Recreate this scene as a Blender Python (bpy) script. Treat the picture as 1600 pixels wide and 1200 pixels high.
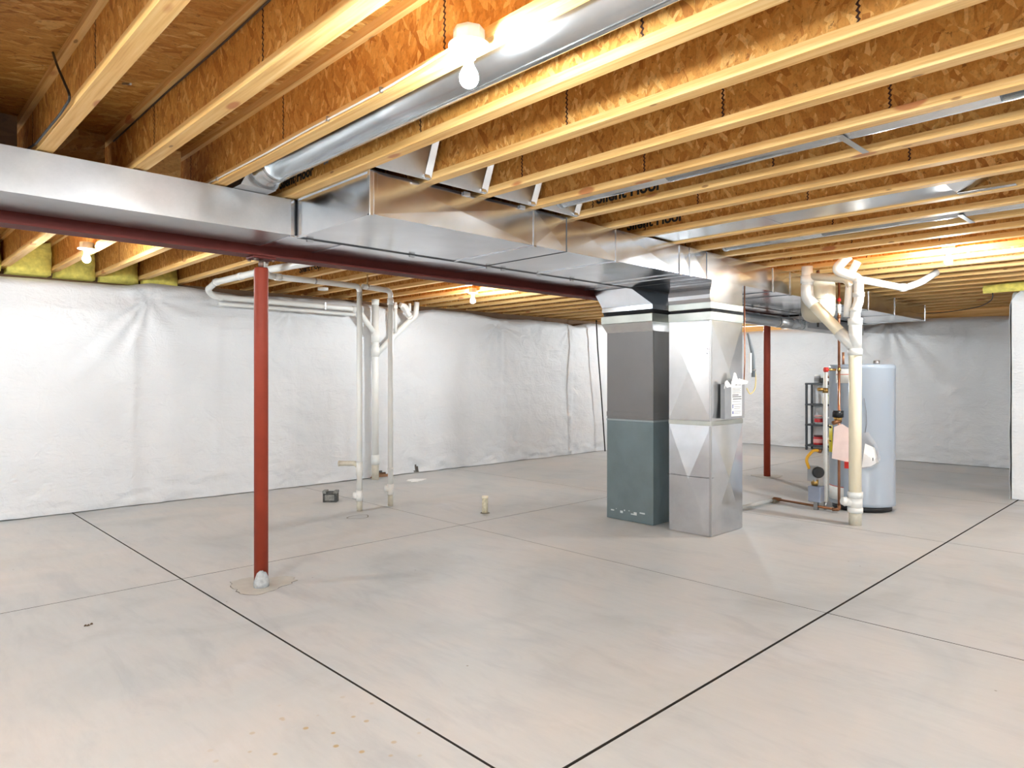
import bpy, math, random
import numpy as np
from mathutils import Vector, Matrix
for o in list(bpy.data.objects): bpy.data.objects.remove(o)
SC = bpy.context.scene; COL = SC.collection
PI = math.pi; R = math.radians
# ------------------------------------------------------------------ camera, light, exposure
H = 2.42            # underside of the joists
cam = bpy.data.cameras.new('camera'); co = bpy.data.objects.new('camera', cam); COL.objects.link(co)
cam.sensor_width = 36; cam.lens = 36*1073/1600; cam.shift_y = -9/1600; cam.clip_start = .02
co.location = (0, 0, 1.35); co.rotation_euler = (R(90), 0, R(-90+46.05)); SC.camera = co
w = bpy.data.worlds.new('world'); SC.world = w; w.use_nodes = True
w.node_tree.nodes['Background'].inputs[0].default_value = (1, 1, 1, 1)
w.node_tree.nodes['Background'].inputs[1].default_value = 1.0
for _loc, _rot, _sx, _sy in (((-3.06, -.2, 1.12), (R(90), 0, R(-90)), 4.6, 2.0), ((3.2, -4.06, 1.3), (R(90), 0, 0), 4.0, 1.5)):   # portals in two openings added behind the camera for fill light
    _l = bpy.data.lights.new('fill_portal', 'AREA'); _l.shape = 'RECTANGLE'; _l.size = _sx; _l.size_y = _sy; _l.cycles.is_portal = True
    _o = bpy.data.objects.new('fill_portal', _l); COL.objects.link(_o); _o.location = _loc; _o.rotation_euler = _rot
SC.view_settings.view_transform = 'Standard'; SC.view_settings.look = 'None'
SC.view_settings.gamma = 1; SC.view_settings.use_curve_mapping = False
SC.view_settings.exposure = 1.5
BULB = 950.0        # emission of a bare bulb
BULB_COL = (.88, .96, 1, 1)
LAMPS = [(1.395, 1.641, 2.29, .42), (1.395, 6.47, 2.326, .42), (5.455, 6.345, 2.29, .7), (6.675, 1.617, 2.339, .95),
         (-1.45, 1.7, 2.31, 1.9), (-1.45, 6.3, 2.31, 1.4), (1.395, -2.3, 2.31, 1.9), (6.675, -2.3, 2.31, 1.9), (10.74, 6.35, 2.31, 1.4), (-1.45, -2.3, 2.31, 1.9)]  # this row: bulbs added out of view to fill the light

# ------------------------------------------------------------------ materials
def srgb(r, g, b):
    f = lambda c: ((c/255+.055)/1.055)**2.4 if c > 10 else c/255/12.92
    return (f(r), f(g), f(b), 1)
class NT:
    def __init__(s, name):
        s.m = bpy.data.materials.new(name); s.m.use_nodes = True; s.t = s.m.node_tree
        s.b = s.t.nodes['Principled BSDF']
    def n(s, typ, **kw):
        nd = s.t.nodes.new('ShaderNode'+typ)
        for k, v in kw.items():
            if k[:1] == '_': setattr(nd, k[1:], v)
        return nd
    def set(s, nd, i, v):
        if hasattr(v, 'node'): s.t.links.new(v, nd.inputs[i])
        else: nd.inputs[i].default_value = v
    def pos(s, scale=(1, 1, 1), rot=(0, 0, 0), src=None):
        if src is None: src = s.n('NewGeometry').outputs['Position']
        m = s.n('Mapping'); s.set(m, 'Vector', src); m.inputs['Scale'].default_value = scale; m.inputs['Rotation'].default_value = rot
        return m.outputs[0]
    def noise(s, v, scale, det=3, rough=.55, dist=0):
        nd = s.n('TexNoise'); s.set(nd, 'Vector', v); s.set(nd, 'Scale', scale); s.set(nd, 'Detail', det); s.set(nd, 'Roughness', rough); s.set(nd, 'Distortion', dist)
        return nd.outputs['Fac']
    def ramp(s, f, stops, interp='LINEAR'):
        nd = s.n('ValToRGB'); s.set(nd, 0, f); cr = nd.color_ramp; cr.interpolation = interp
        while len(cr.elements) < len(stops): cr.elements.new(.5)
        for e, (p, c) in zip(cr.elements, stops):
            e.position = p; e.color = c if hasattr(c, '__len__') else (c, c, c, 1)
        return nd.outputs[0]
    def mix(s, f, a, b, mode='MIX'):
        nd = s.n('MixRGB'); nd.blend_type = mode; s.set(nd, 0, f); s.set(nd, 1, a); s.set(nd, 2, b); return nd.outputs[0]
    def math(s, op, a, b=0.0):
        nd = s.n('Math'); nd.operation = op; s.set(nd, 0, a); s.set(nd, 1, b); return nd.outputs[0]
    def bump(s, h, st, dist=.01, prev=None):
        nd = s.n('Bump'); s.set(nd, 'Height', h); s.set(nd, 'Strength', st); s.set(nd, 'Distance', dist)
        if prev is not None: s.set(nd, 'Normal', prev)
        s.t.links.new(nd.outputs[0], s.b.inputs['Normal']); return nd.outputs[0]
    def out(s, col=None, rough=None, metal=None, spec=None):
        if col is not None: s.set(s.b, 'Base Color', col)
        if rough is not None: s.set(s.b, 'Roughness', rough)
        if metal is not None: s.set(s.b, 'Metallic', metal)
        if spec is not None: s.set(s.b, 'Specular IOR Level', spec)
        return s.m
def plain(name, c, rough=.5, metal=0, var=.06, sc=12, bump=0, spec=.5):
    t = NT(name); f = t.noise(t.pos(), sc, 4)
    lo = tuple(x*(1-var) for x in c[:3])+(1,); hi = tuple(min(1, x*(1+var)) for x in c[:3])+(1,)
    col = t.ramp(f, [(.3, lo), (.7, hi)])
    if bump: t.bump(f, bump, .004)
    return t.out(col, rough, metal, spec)

def mat_osb(name, ln, wd, rots, tint=1.0, stain=False):
    """oriented strand board: layers of long flakes; ln / wd are density vectors along and across"""
    t = NT(name); g = t.n('NewGeometry').outputs['Position']
    cols, hts = [], []
    warp = t.n('TexNoise'); t.set(warp, 'Vector', g); t.set(warp, 'Scale', 9); t.set(warp, 'Detail', 2)
    add = t.n('MixRGB'); add.blend_type = 'ADD'; t.set(add, 0, .03); t.set(add, 1, g); t.set(add, 2, warp.outputs['Color'])
    for i, ro in enumerate(rots):
        m = t.n('Mapping'); m.vector_type = 'TEXTURE'; t.set(m, 'Vector', add.outputs[0])
        m.inputs['Rotation'].default_value = ro; m.inputs['Location'].default_value = (i*.37, i*.21, i*.53)
        m2 = t.n('Mapping'); t.set(m2, 'Vector', m.outputs[0]); m2.inputs['Scale'].default_value = ln if i % 2 == 0 else wd
        v = t.n('TexVoronoi'); t.set(v, 'Vector', m2.outputs[0]); t.set(v, 'Scale', 1.0)
        sp = t.n('SeparateColor'); t.set(sp, 0, v.outputs['Color']); cols.append(sp); hts.append(v.outputs['Distance'])
    pick = t.math('GREATER_THAN', cols[1].outputs[1], .5)
    pick2 = t.math('GREATER_THAN', cols[2].outputs[1], .62)
    a = t.mix(pick, cols[0].outputs[0], cols[1].outputs[0]); a = t.mix(pick2, a, cols[2].outputs[0])
    k = tint
    c = t.ramp(a, [(0, srgb(176*k, 112*k, 46*k)), (.15, srgb(198*k, 136*k, 62*k)), (.5, srgb(208*k, 148*k, 70*k)), (.85, srgb(220*k, 164*k, 86*k)), (1, srgb(238*k, 190*k, 118*k))])
    fine = t.mix(.5, t.noise(t.pos((8, 8, 8)), 9, 5, .7), t.noise(t.pos(tuple(q*.5 for q in ln)), 5, 5, .75, .6))
    c = t.mix(.55, c, t.ramp(fine, [(.34, .3), (.52, .95), (.66, 1.0)]), 'MULTIPLY')
    big = t.noise(t.pos(), 1.3, 2)
    c = t.mix(.35, c, t.ramp(big, [(.35, (.86, .76, .66, 1)), (.65, 1.0)]), 'MULTIPLY')
    dk = t.noise(t.pos((1, 1, 1)), 34, 4, .7)
    c = t.mix(t.ramp(dk, [(.62, 0.), (.68, .6)]), c, srgb(92, 48, 16))
    if stain:
        dx = t.n('VectorMath'); dx.operation = 'DISTANCE'; t.set(dx, 0, add.outputs[0]); dx.inputs[1].default_value = (.42, 4.38, 2.6)
        sf = t.math('ADD', dx.outputs['Value'], t.math('MULTIPLY', t.noise(t.pos(), 5, 4), .35))
        c = t.mix(t.ramp(sf, [(.38, .75), (.52, 0.)]), c, srgb(120, 108, 96))
    h = t.mix(.5, hts[0], hts[1]); t.bump(t.mix(.5, h, fine), .5, .004)
    return t.out(c, .62, 0, .35)
def mat_lumber():
    t = NT('spf_lumber'); g = t.pos((1, 1, 1))
    gr = t.noise(t.pos((38, 1.2, 38)), 1.6, 4, .6, .4)
    c = t.ramp(gr, [(.25, srgb(202, 150, 84)), (.5, srgb(226, 184, 118)), (.75, srgb(238, 206, 148))])
    pl = t.noise(t.pos((2.2, .5, 2.2)), 1.0, 2)
    c = t.mix(.45, c, t.ramp(pl, [(.3, (.84, .70, .52, 1)), (.7, 1.0)]), 'MULTIPLY')
    kn = t.n('TexVoronoi'); t.set(kn, 'Vector', t.pos((5.5, 2.0, 5.5))); t.set(kn, 'Scale', 1.0)
    c = t.mix(t.ramp(kn.outputs['Distance'], [(.10, .8), (.14, 0.)]), c, srgb(178, 106, 62))
    kn2 = t.n('TexVoronoi'); t.set(kn2, 'Vector', t.pos((9, 3, 9), (0, 0, .3))); t.set(kn2, 'Scale', 1.0)
    c = t.mix(t.ramp(kn2.outputs['Distance'], [(.05, .7), (.08, 0.)]), c, srgb(112, 66, 30))
    t.bump(gr, .25, .002)
    return t.out(c, .55, 0, .35)
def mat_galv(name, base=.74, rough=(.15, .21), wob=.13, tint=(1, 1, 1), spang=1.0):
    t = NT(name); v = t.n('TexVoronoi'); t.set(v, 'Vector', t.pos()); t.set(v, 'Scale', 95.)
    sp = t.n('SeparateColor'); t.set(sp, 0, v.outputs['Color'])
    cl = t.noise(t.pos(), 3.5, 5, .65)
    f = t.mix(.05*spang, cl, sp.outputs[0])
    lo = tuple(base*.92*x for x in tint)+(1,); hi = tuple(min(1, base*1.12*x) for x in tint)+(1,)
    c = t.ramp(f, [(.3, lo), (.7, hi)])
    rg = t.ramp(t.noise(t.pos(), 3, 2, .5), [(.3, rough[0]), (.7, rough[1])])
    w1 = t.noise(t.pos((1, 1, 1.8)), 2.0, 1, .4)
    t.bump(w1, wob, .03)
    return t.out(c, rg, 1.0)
def mat_concrete():
    t = NT('troweled_concrete')
    a = t.noise(t.pos((.8, 1.1, 1), (0, 0, .5)), 1.1, 5, .55, .6)
    c = t.ramp(a, [(.28, srgb(180, 182, 182)), (.45, srgb(194, 196, 196)), (.6, srgb(200, 198, 196)), (.75, srgb(207, 208, 210))])
    wv = t.noise(t.pos((2.4, .7, 1), (0, 0, .95)), 2.2, 6, .68, .8)
    c = t.mix(.8, c, t.ramp(wv, [(.32, (.80, .81, .83, 1)), (.5, .97), (.7, 1.0)]), 'MULTIPLY')
    wm = t.noise(t.pos((.5, .5, 1)), .9, 3)
    c = t.mix(t.ramp(wm, [(.45, 0.), (.7, .42)]), c, srgb(212, 202, 191))
    st = t.noise(t.pos((14, 2.5, 1), (0, 0, .78)), 2, 5, .7)
    c = t.mix(.28, c, t.ramp(st, [(.3, .84), (.6, 1.0)]), 'MULTIPLY')
    vs = t.n('TexVoronoi'); t.set(vs, 'Vector', t.pos()); t.set(vs, 'Scale', 4.0)
    c = t.mix(t.ramp(vs.outputs['Distance'], [(.018, .75), (.028, 0.)]), c, srgb(120, 108, 92))
    # ochre spatter by the near slab
    dx = t.n('VectorMath'); dx.operation = 'DISTANCE'; t.set(dx, 0, t.n('NewGeometry').outputs['Position']); dx.inputs[1].default_value = (1.25, 2.3, 0)
    near = t.ramp(dx.outputs['Value'], [(.15, 1.), (.48, 0.)])
    v2 = t.n('TexVoronoi'); t.set(v2, 'Vector', t.pos()); t.set(v2, 'Scale', 17.)
    vsel = t.n('SeparateColor'); t.set(vsel, 0, v2.outputs['Color'])
    sp = t.math('MULTIPLY', t.ramp(v2.outputs['Distance'], [(.14, .8), (.22, 0.)]), t.math('MULTIPLY', near, t.math('GREATER_THAN', vsel.outputs[0], .5)))
    c = t.mix(sp, c, srgb(178, 146, 88))
    t.bump(wv, .12, .006, t.bump(t.noise(t.pos(), 60, 4), .08, .002))
    return t.out(c, t.ramp(wv, [(.3, .42), (.7, .62)]), 0, .4)
def mat_vinyl():
    t = NT('white_vinyl_facing')
    a = t.noise(t.pos(), 1.2, 3)
    c = t.ramp(a, [(.3, (.665, .675, .69, 1)), (.7, (.725, .735, .75, 1))])
    b1 = t.noise(t.pos((1, 1, 1)), 5, 4, .55, .9)
    b2 = t.noise(t.pos((1.5, 1.5, 5)), 3.2, 4, .6, 1.5)
    b3 = t.noise(t.pos((30, 30, 1.2)), 2, 3, .6)
    p = t.bump(b1, .5, .04); p = t.bump(b2, .32, .03, p); t.bump(b3, .06, .01, p)
    return t.out(c, .42, 0, .45)
def mat_emit(name, col, st):
    t = NT(name); t.set(t.b, 'Base Color', (1, 1, 1, 1)); t.set(t.b, 'Emission Color', col); t.set(t.b, 'Emission Strength', st)
    return t.m
def mat_glass(name, col=(.9, .93, .93, 1), rough=.15):
    t = NT(name); t.set(t.b, 'Transmission Weight', .85); t.set(t.b, 'IOR', 1.3)
    return t.out(col, rough, 0)

web_m = mat_osb('osb_web', (46, 46, 11), (16, 52, 24), [(0, 0, 0), (R(40), 0, 0), (R(-35), 0, .2)])
deck_m = mat_osb('osb_deck', (10, 44, 10), (34, 12, 10), [(0, 0, .15), (0, 0, .7), (0, 0, -.4)], .93)
block_m = mat_osb('osb_blocking', (9, 9, 40), (26, 10, 14), [(0, 0, 0), (0, R(35), 0), (0, R(-30), 0)], .84, True)
lum_m = mat_lumber()
galv_m = mat_galv('galvanised_sheet', .66, tint=(.96, .99, 1.04), wob=.26)
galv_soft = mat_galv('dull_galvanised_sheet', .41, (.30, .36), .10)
galv_foil = mat_galv('bright_sheet', .62, (.2, .26), .10)
galv_pipe = mat_galv('galvanised_pipe', .60, (.22, .28), .15, (.97, 1, 1.02), .4)
strip_m = mat_galv('grey_green_slip', .50, (.35, .5), .1, (.97, 1.0, .93), .1)
conc_m = mat_concrete(); vinyl_m = mat_vinyl()
gap_m = plain('dark_joint_faces', srgb(52, 47, 42), .95)  # joint sides and bed coloured dark, as narrow edges would catch light
fdn_m = plain('foundation_concrete', srgb(150, 146, 140), .9)
red_m = plain('red_oxide_primer', srgb(140, 56, 38), .5, 0, .10, 6, .05, .25)
beam_m = plain('maroon_primer', srgb(92, 38, 32), .6, 0, .12, 4, .05, .2)
rust_m = plain('bare_steel_screw', srgb(120, 100, 92), .45, .7)
pvc_m = plain('white_pvc', srgb(226, 226, 222), .3, 0, .03, 5)
pvc_c = plain('cream_pvc', srgb(232, 222, 196), .3, 0, .03, 4)
pvc_g = plain('dusty_pvc', srgb(196, 190, 174), .45, 0, .10, 25)
blue_m = plain('blue_grey_enamel', srgb(156, 166, 178), .28, 0, .03, 2)
graym = plain('grey_cabinet_paint', srgb(118, 116, 116), .38, .35, .05, 3)
slate_m = plain('slate_cabinet_paint', srgb(104, 118, 122), .4, .2, .10, 5)
blk_m = plain('black_plastic', srgb(22, 22, 24), .4); canvas_m = plain('black_canvas', srgb(18, 18, 20), .75, 0, .3, 30, .4)
cop_m = plain('copper', srgb(186, 130, 100), .3, .9, .18, 14); copd_m = plain('aged_copper', srgb(140, 96, 66), .4, .7, .2, 14)
brass_m = plain('brass', srgb(176, 142, 84), .32, .9)
beige_m = plain('beige_tank_paint', srgb(198, 190, 170), .3, 0, .04, 3)
white_m = plain('white_plastic', srgb(238, 238, 234), .4); gbox_m = plain('grey_plastic', srgb(150, 152, 155), .45)
paper_m = plain('white_paper', srgb(240, 240, 238), .7); pink_m = plain('pink_tag_paper', srgb(218, 196, 190), .7)
yel_m = plain('yellow_label', srgb(244, 222, 20), .5); hose_m = plain('yellow_gas_hose', srgb(236, 176, 40), .4)
ora_m = plain('orange_print', srgb(222, 110, 70), .6); redp_m = plain('red_plastic', srgb(204, 44, 34), .4)
ink_m = plain('black_ink', srgb(24, 26, 22), .8, 0, .5, 60); inkg_m = plain('grey_ink', srgb(120, 120, 122), .8)
cable_m = plain('white_cable', srgb(214, 206, 194), .4); bcab_m = plain('black_cable', srgb(20, 18, 18), .5)
ins_m = plain('yellow_fibreglass', srgb(210, 196, 98), .95, 0, .25, 16, .8)
glass_m = mat_glass('clear_jar_glass'); shelf_m = plain('dark_grey_shelf_plastic', srgb(52, 56, 62), .5)
grout_m = plain('pale_grout', srgb(172, 176, 178), .9, 0, .25, 30, .6); patch_m = plain('patch_concrete', srgb(190, 185, 176), .7, 0, .06, 14, .2)
ofoam_m = plain('charred_form_block', srgb(72, 72, 70), .8, 0, .6, 22, .4); debris_m = plain('brown_debris', srgb(74, 58, 44), .9)
porc_m = plain('white_porcelain', srgb(245, 245, 243), .25); jbox_m = plain('ivory_box_plastic', srgb(205, 198, 186), .5)
seal_m = plain('sealant', srgb(74, 76, 78), .6)

# ------------------------------------------------------------------ mesh helpers
class MB:
    def __init__(s): s.v = []; s.f = []; s.sm = []; s.mi = []; s.cur = 0
    def add(s, vs, fs, smooth=False, M=None):
        b = len(s.v)
        s.v += [tuple(M @ Vector(p)) if M is not None else tuple(p) for p in vs]
        s.f += [tuple(b+i for i in f) for f in fs]; s.sm += [smooth]*len(fs); s.mi += [s.cur]*len(fs); return s
    def box(s, x0, y0, z0, x1, y1, z1, M=None):
        v = [(x, y, z) for x in (x0, x1) for y in (y0, y1) for z in (z0, z1)]
        return s.add(v, [(0, 1, 3, 2), (4, 6, 7, 5), (0, 4, 5, 1), (2, 3, 7, 6), (0, 2, 6, 4), (1, 5, 7, 3)], False, M)
    def cbox(s, c, d, M=None):
        return s.box(*[c[i]-d[i]/2 for i in range(3)], *[c[i]+d[i]/2 for i in range(3)], M)
    def hexa(s, bot, top):
        return s.add(list(bot)+list(top), [(3, 2, 1, 0), (4, 5, 6, 7), (0, 1, 5, 4), (1, 2, 6, 5), (2, 3, 7, 6), (3, 0, 4, 7)])
    def lathe(s, prof, c=(0, 0, 0), n=24, M=None, cap=True):
        v = []; f = []
        for r, z in prof:
            for k in range(n): a = 2*PI*k/n; v.append((c[0]+r*math.cos(a), c[1]+r*math.sin(a), c[2]+z))
        for i in range(len(prof)-1):
            for k in range(n): k2 = (k+1) % n; f.append((i*n+k, i*n+k2, (i+1)*n+k2, (i+1)*n+k))
        s.add(v, f, True, M)
        if cap:
            b = len(s.v)-len(v)
            s.f += [tuple(b+k for k in range(n))[::-1], tuple(b+(len(prof)-1)*n+k for k in range(n))]; s.sm += [False]*2; s.mi += [s.cur]*2
        return s
    def tube(s, pts, r, n=14, cap=True):
        P = [Vector(p) for p in pts]; m = len(P); rr = r if hasattr(r, '__len__') else [r]*m
        T = [((P[min(i+1, m-1)]-P[max(i-1, 0)]).normalized()) for i in range(m)]
        u = T[0].cross(Vector((0, 0, 1)))
        if u.length < .05: u = T[0].cross(Vector((1, 0, 0)))
        u.normalize(); v = []; f = []
        for i in range(m):
            u = (u-T[i]*u.dot(T[i])).normalized(); w_ = T[i].cross(u)
            for k in range(n):
                a = 2*PI*k/n; v.append(P[i]+(u*math.cos(a)+w_*math.sin(a))*rr[i])
        for i in range(m-1):
            for k in range(n): k2 = (k+1) % n; f.append((i*n+k, i*n+k2, (i+1)*n+k2, (i+1)*n+k))
        s.add(v, f, True)
        if cap:
            b = len(s.v)-len(v); s.f += [tuple(b+k for k in range(n))[::-1], tuple(b+(m-1)*n+k for k in range(n))]; s.sm += [False]*2; s.mi += [s.cur]*2
        return s
    def mesh(s, name, mats):
        me = bpy.data.meshes.new(name); me.from_pydata(s.v, [], s.f)
        me.polygons.foreach_set('use_smooth', s.sm)
        for m in (mats if isinstance(mats, (list, tuple)) else [mats]): me.materials.append(m)
        me.polygons.foreach_set('material_index', s.mi)
        me.validate(); me.update(); return me
    def build(s, name, mats, parent=None, bev=0, **kw):
        o = bpy.data.objects.new(name, s.mesh(name, mats)); COL.objects.link(o)
        if parent is not None: o.parent = parent
        if bev:
            b = o.modifiers.new('b', 'BEVEL'); b.width = bev; b.segments = 2; b.limit_method = 'ANGLE'
        return tag(o, **kw)
def tag(o, label=None, cat=None, group=None, kind=None):
    if label: o['label'] = label
    if cat: o['category'] = cat
    if group: o['group'] = group
    if kind: o['kind'] = kind
    return o
def thing(name, label, cat, group=None, kind=None, loc=None):
    o = bpy.data.objects.new(name, None); COL.objects.link(o); o.empty_display_size = .05
    return tag(o, label, cat, group, kind)
def inst(name, me, parent, loc=(0, 0, 0)):
    o = bpy.data.objects.new(name, me); COL.objects.link(o); o.parent = parent; o.location = loc; return o
def fillet(pts, rad, seg=6):
    P = [Vector(p) for p in pts]; out = [P[0]]
    for i in range(1, len(P)-1):
        a = P[i-1]-P[i]; b = P[i+1]-P[i]; ra = min(rad, a.length*.45, b.length*.45)
        A = P[i]+a.normalized()*ra; B = P[i]+b.normalized()*ra
        for k in range(seg+1):
            t = k/seg; out.append(A*(1-t)**2+P[i]*2*t*(1-t)+B*t*t)
    return out+[P[-1]]
def pipe(pts, r, fil=.08, n=14): return MB().tube(fillet(pts, fil), r, n)
def sleeve(a, b, r, n=16): return MB().tube([a, b], r, n)
# smooth value noise on numpy arrays
_rs = np.random.RandomState(5); _T = _rs.rand(256, 256)
def vn(x, y):
    x = np.asarray(x, float); y = np.asarray(y, float)
    xi = np.floor(x).astype(int); yi = np.floor(y).astype(int); fx = x-xi; fy = y-yi
    fx = fx*fx*(3-2*fx); fy = fy*fy*(3-2*fy); g = lambda a, b: _T[a % 256, b % 256]
    return (g(xi, yi)*(1-fx)+g(xi+1, yi)*fx)*(1-fy)+(g(xi, yi+1)*(1-fx)+g(xi+1, yi+1)*fx)*fy-.5
def fb(x, y, o=3):
    s = 0; a = 1
    for k in range(o): s = s+a*vn(x*2**k+7*k, y*2**k+3*k); a *= .5
    return s
random.seed(4)

# ================================================================== THE SETTING
# ---- floor: a bed with the saw-cut slabs lying on it
XJ = [-3.1, -.83, 1.605, 4.045, 6.49, 8.93, 11.37, 13.5]; YJ = [-4.1, -1.7, 1.586, 4.87, 8.3]
floor = MB().box(-3.1, -4.1, -.12, 13.5, 8.5, -.012).build('floor', gap_m, kind='structure')
gx = {1.605: .0048, 4.045: .0016, 6.49: .002}; gy = {1.586: .006, 4.87: .0026}
for i in range(len(XJ)-1):
    for j in range(len(YJ)-1):
        x0, x1, y0, y1 = XJ[i], XJ[i+1], YJ[j], YJ[j+1]
        a, b = gx.get(x0, .002), gx.get(x1, .002); c, d = gy.get(y0, .002), gy.get(y1, .002)
        if x0 == 4.045 and y0 == -1.7: a = .003
        if x1 == 4.045 and y0 == -1.7: b = .003
        x0 += a; x1 -= b; y0 += c; y1 -= d; e = .001
        MB().add([(x0, y0, -.012), (x1, y0, -.012), (x1, y1, -.012), (x0, y1, -.012), (x0, y0, -e), (x1, y0, -e), (x1, y1, -e), (x0, y1, -e),
                  (x0+e, y0+e, 0), (x1-e, y0+e, 0), (x1-e, y1-e, 0), (x0+e, y1-e, 0)],
                 [(0, 1, 5, 4), (1, 2, 6, 5), (2, 3, 7, 6), (3, 0, 4, 7), (4, 5, 9, 8), (5, 6, 10, 9), (6, 7, 11, 10), (7, 4, 8, 11), (8, 9, 10, 11)]).build('concrete_slab', [conc_m, gap_m], floor).data.polygons.foreach_set('material_index', [1]*8+[0])

# ---- vinyl faced insulation walls
def vinyl_wall(name, p0, p1, inward, ztop, step=.03, seams=(), pinches=(), amp=1.0, cuts=()):
    p0 = np.array(p0, float); p1 = np.array(p1, float); L = np.linalg.norm(p1-p0); t = (p1-p0)/L; nrm = np.array(inward, float)
    nu = max(2, int(L/step)); nz = int(2.4/step); u = np.linspace(0, L, nu+1); s = np.linspace(0, 1, nz+1)
    U, S_ = np.meshgrid(u, s, indexing='ij'); base = p0[0]*abs(t[0])*1.0+p0[1]*abs(t[1])
    A = (p0[0]*t[0]+p0[1]*t[1])+U           # coordinate along the wall
    Z = S_*ztop(A)+(1-S_)*(.006+.008*np.abs(fb(A*3, A*0, 2)))
    D = amp*(.035*fb(A*.9+3, Z*.8, 2)+.014*fb(A*3+1, Z*2.2, 3))
    D += amp*.034*np.exp(-(Z/.30)**2)*fb(A*5+Z*8, Z*11-A*2, 3)
    D += amp*.012*fb(A*1.5-Z*2.5, Z*4+A, 3)            # rumpled hem
    D += amp*.010*np.exp(-((2.4-Z)/.3)**2)*fb(A*7-Z*4, Z*5, 3)
    D += amp*.004*np.exp(-((Z-1.22)/.012)**2)*(vn(A*2.1, A*0)>-.1)
    for sx in seams:
        sh = sx+.012*np.sin(Z*4+sx); D += (.45+.9*vn(A*0+sx*3, Z*1.7))*(.014*np.exp(-((A-sh)/.035)**2)-.014*np.exp(-((A-sh-.05)/.05)**2))
        D += .02*np.exp(-((A-sh)/.28)**2)*fb(A*4, Z*7+A*3, 2)
    for px, pz, rad, st in pinches:
        dx = A-px; dz = Z-pz; rr = np.sqrt(dx*dx+dz*dz)+1e-6; th = np.arctan2(dz, dx)
        D += -st*np.exp(-(rr/.06)**2)*.02+st*.020*np.exp(-rr/rad)*np.cos(th*11+2*np.sin(th*3))*np.clip(rr/.08, 0, 1)*(dz < .08)
    back = np.zeros_like(D); back[:, -1] = -.12; back[:, -2] = -.05; back[:, -3] = -.015
    Z[:, -1] -= .005
    X = p0[0]+t[0]*U+nrm[0]*(D+back); Y = p0[1]+t[1]*U+nrm[1]*(D+back)
    V = np.stack([X, Y, Z], -1).reshape(-1, 3); n2 = nz+1
    I, J = np.meshgrid(np.arange(nu), np.arange(nz), indexing='ij'); q = (I*n2+J).ravel()
    F = np.stack([q, q+n2, q+n2+1, q+1], -1)
    # keep the front facing the room
    cr = np.cross(np.array([t[0], t[1], 0]), [0, 0, 1]);
    if cr[:2] @ nrm < 0: F = F[:, ::-1]
    mid = (I.ravel()+.5)*L/nu+(p0[0]*t[0]+p0[1]*t[1]); zz = (J.ravel()+.5)/nz*2.35
    keep = np.ones(len(F), bool)
    for cx, wd, ht in cuts: keep &= ~((zz < ht) & (np.abs(mid-cx) < wd*(1-zz/ht)))
    F = F[keep]
    me = bpy.data.meshes.new(name); me.from_pydata(V.tolist(), [], F.tolist()); me.polygons.foreach_set('use_smooth', [True]*len(F))
    me.materials.append(vinyl_m); me.update(); o = bpy.data.objects.new(name, me); COL.objects.link(o); return tag(o, kind='structure')
zt = np.array([(-4, 2.34), (-3, 2.34), (0, 2.335), (1.0, 2.332), (1.9, 2.335), (2.135, 2.345), (2.35, 2.392), (2.68, 2.385), (3.33, 2.335), (3.9, 2.365), (4.68, 2.385), (5.3, 2.35), (5.92, 2.325), (6.2, 2.37), (6.9, 2.372), (7.54, 2.313), (8.3, 2.34), (9.1, 2.33), (9.38, 2.299), (9.83, 2.37), (11, 2.34), (14, 2.34)])
ztop_left = lambda a: np.interp(a, zt[:, 0], zt[:, 1])+.006*fb(a*5, a*0, 2)
wl = vinyl_wall('wall_left', (-3.05, 8.0), (13.4, 8.0), (0, -1), ztop_left, .028, seams=(-1, 2.16, 3.93, 5.72, 7.46, 9.18, 11),
                pinches=((2.30, 2.21, .55, 1.4), (3.93, 2.28, .4, 1.2), (7.42, 2.2, .4, 1.2), (9.15, 2.25, .3, 1.0), (5.95, 2.25, .3, .6), (3.9, .15, .3, .8)), cuts=((5.22, .16, .09), (5.83, .05, .14)))
zbk = lambda a: 2.335+.02*fb(a*1.3, a*0+2, 3)+.03*np.exp(-((a-3.4)/.5)**2)
wb = vinyl_wall('wall_back', (13.33, 4.38), (13.33, 8.05), (-1, 0), zbk, .035, seams=(5.0, 6.4), pinches=((5.2, 2.2, .4, 1.0), (6.5, 2.25, .3, .8)))
def zfar(a): return 2.32+.02*fb(a*1.1, a*0+5, 2)-.03*np.exp(-((a-2.2)/.3)**2)
wf = vinyl_wall('wall_far', (12.4, 1.6), (12.4, 4.42), (-1, 0), zfar, .03, seams=(2.95,), pinches=((3.85, 2.30, 1.0, 1.1), (2.0, 2.3, .5, .8)))
wf2 = vinyl_wall('wall_jog', (12.4, 4.40), (13.35, 4.40), (0, 1), zfar, .08)
wr = vinyl_wall('wall_right', (9.30, -4.05), (9.30, 1.64), (-1, 0), lambda a: 2.33+.012*fb(a*2, a*0, 2), .04, seams=(1.1,), amp=.6)
wr2 = vinyl_wall('wall_return', (9.27, 1.66), (12.5, 1.66), (0, 1), lambda a: 2.33+a*0, .06, amp=.4)
wn = MB().box(-3.12, -4.1, 0, -3.0, -2.5, H).box(-3.12, 2.1, 0, -3.0, 8.05, H).box(-3.12, -2.5, 2.12, -3.0, 2.1, H).box(-3.12, -2.5, -.02, -3.0, 2.1, .12).build('wall_rear', vinyl_m, kind='structure')
ws = MB().box(-3.0, -4.12, 0, 1.2, -4.0, H).box(5.2, -4.12, 0, 9.4, -4.0, H).box(1.2, -4.12, 2.05, 5.2, -4.0, H).box(1.2, -4.12, 0, 5.2, -4.0, .55).build('wall_near', vinyl_m, kind='structure')
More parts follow.
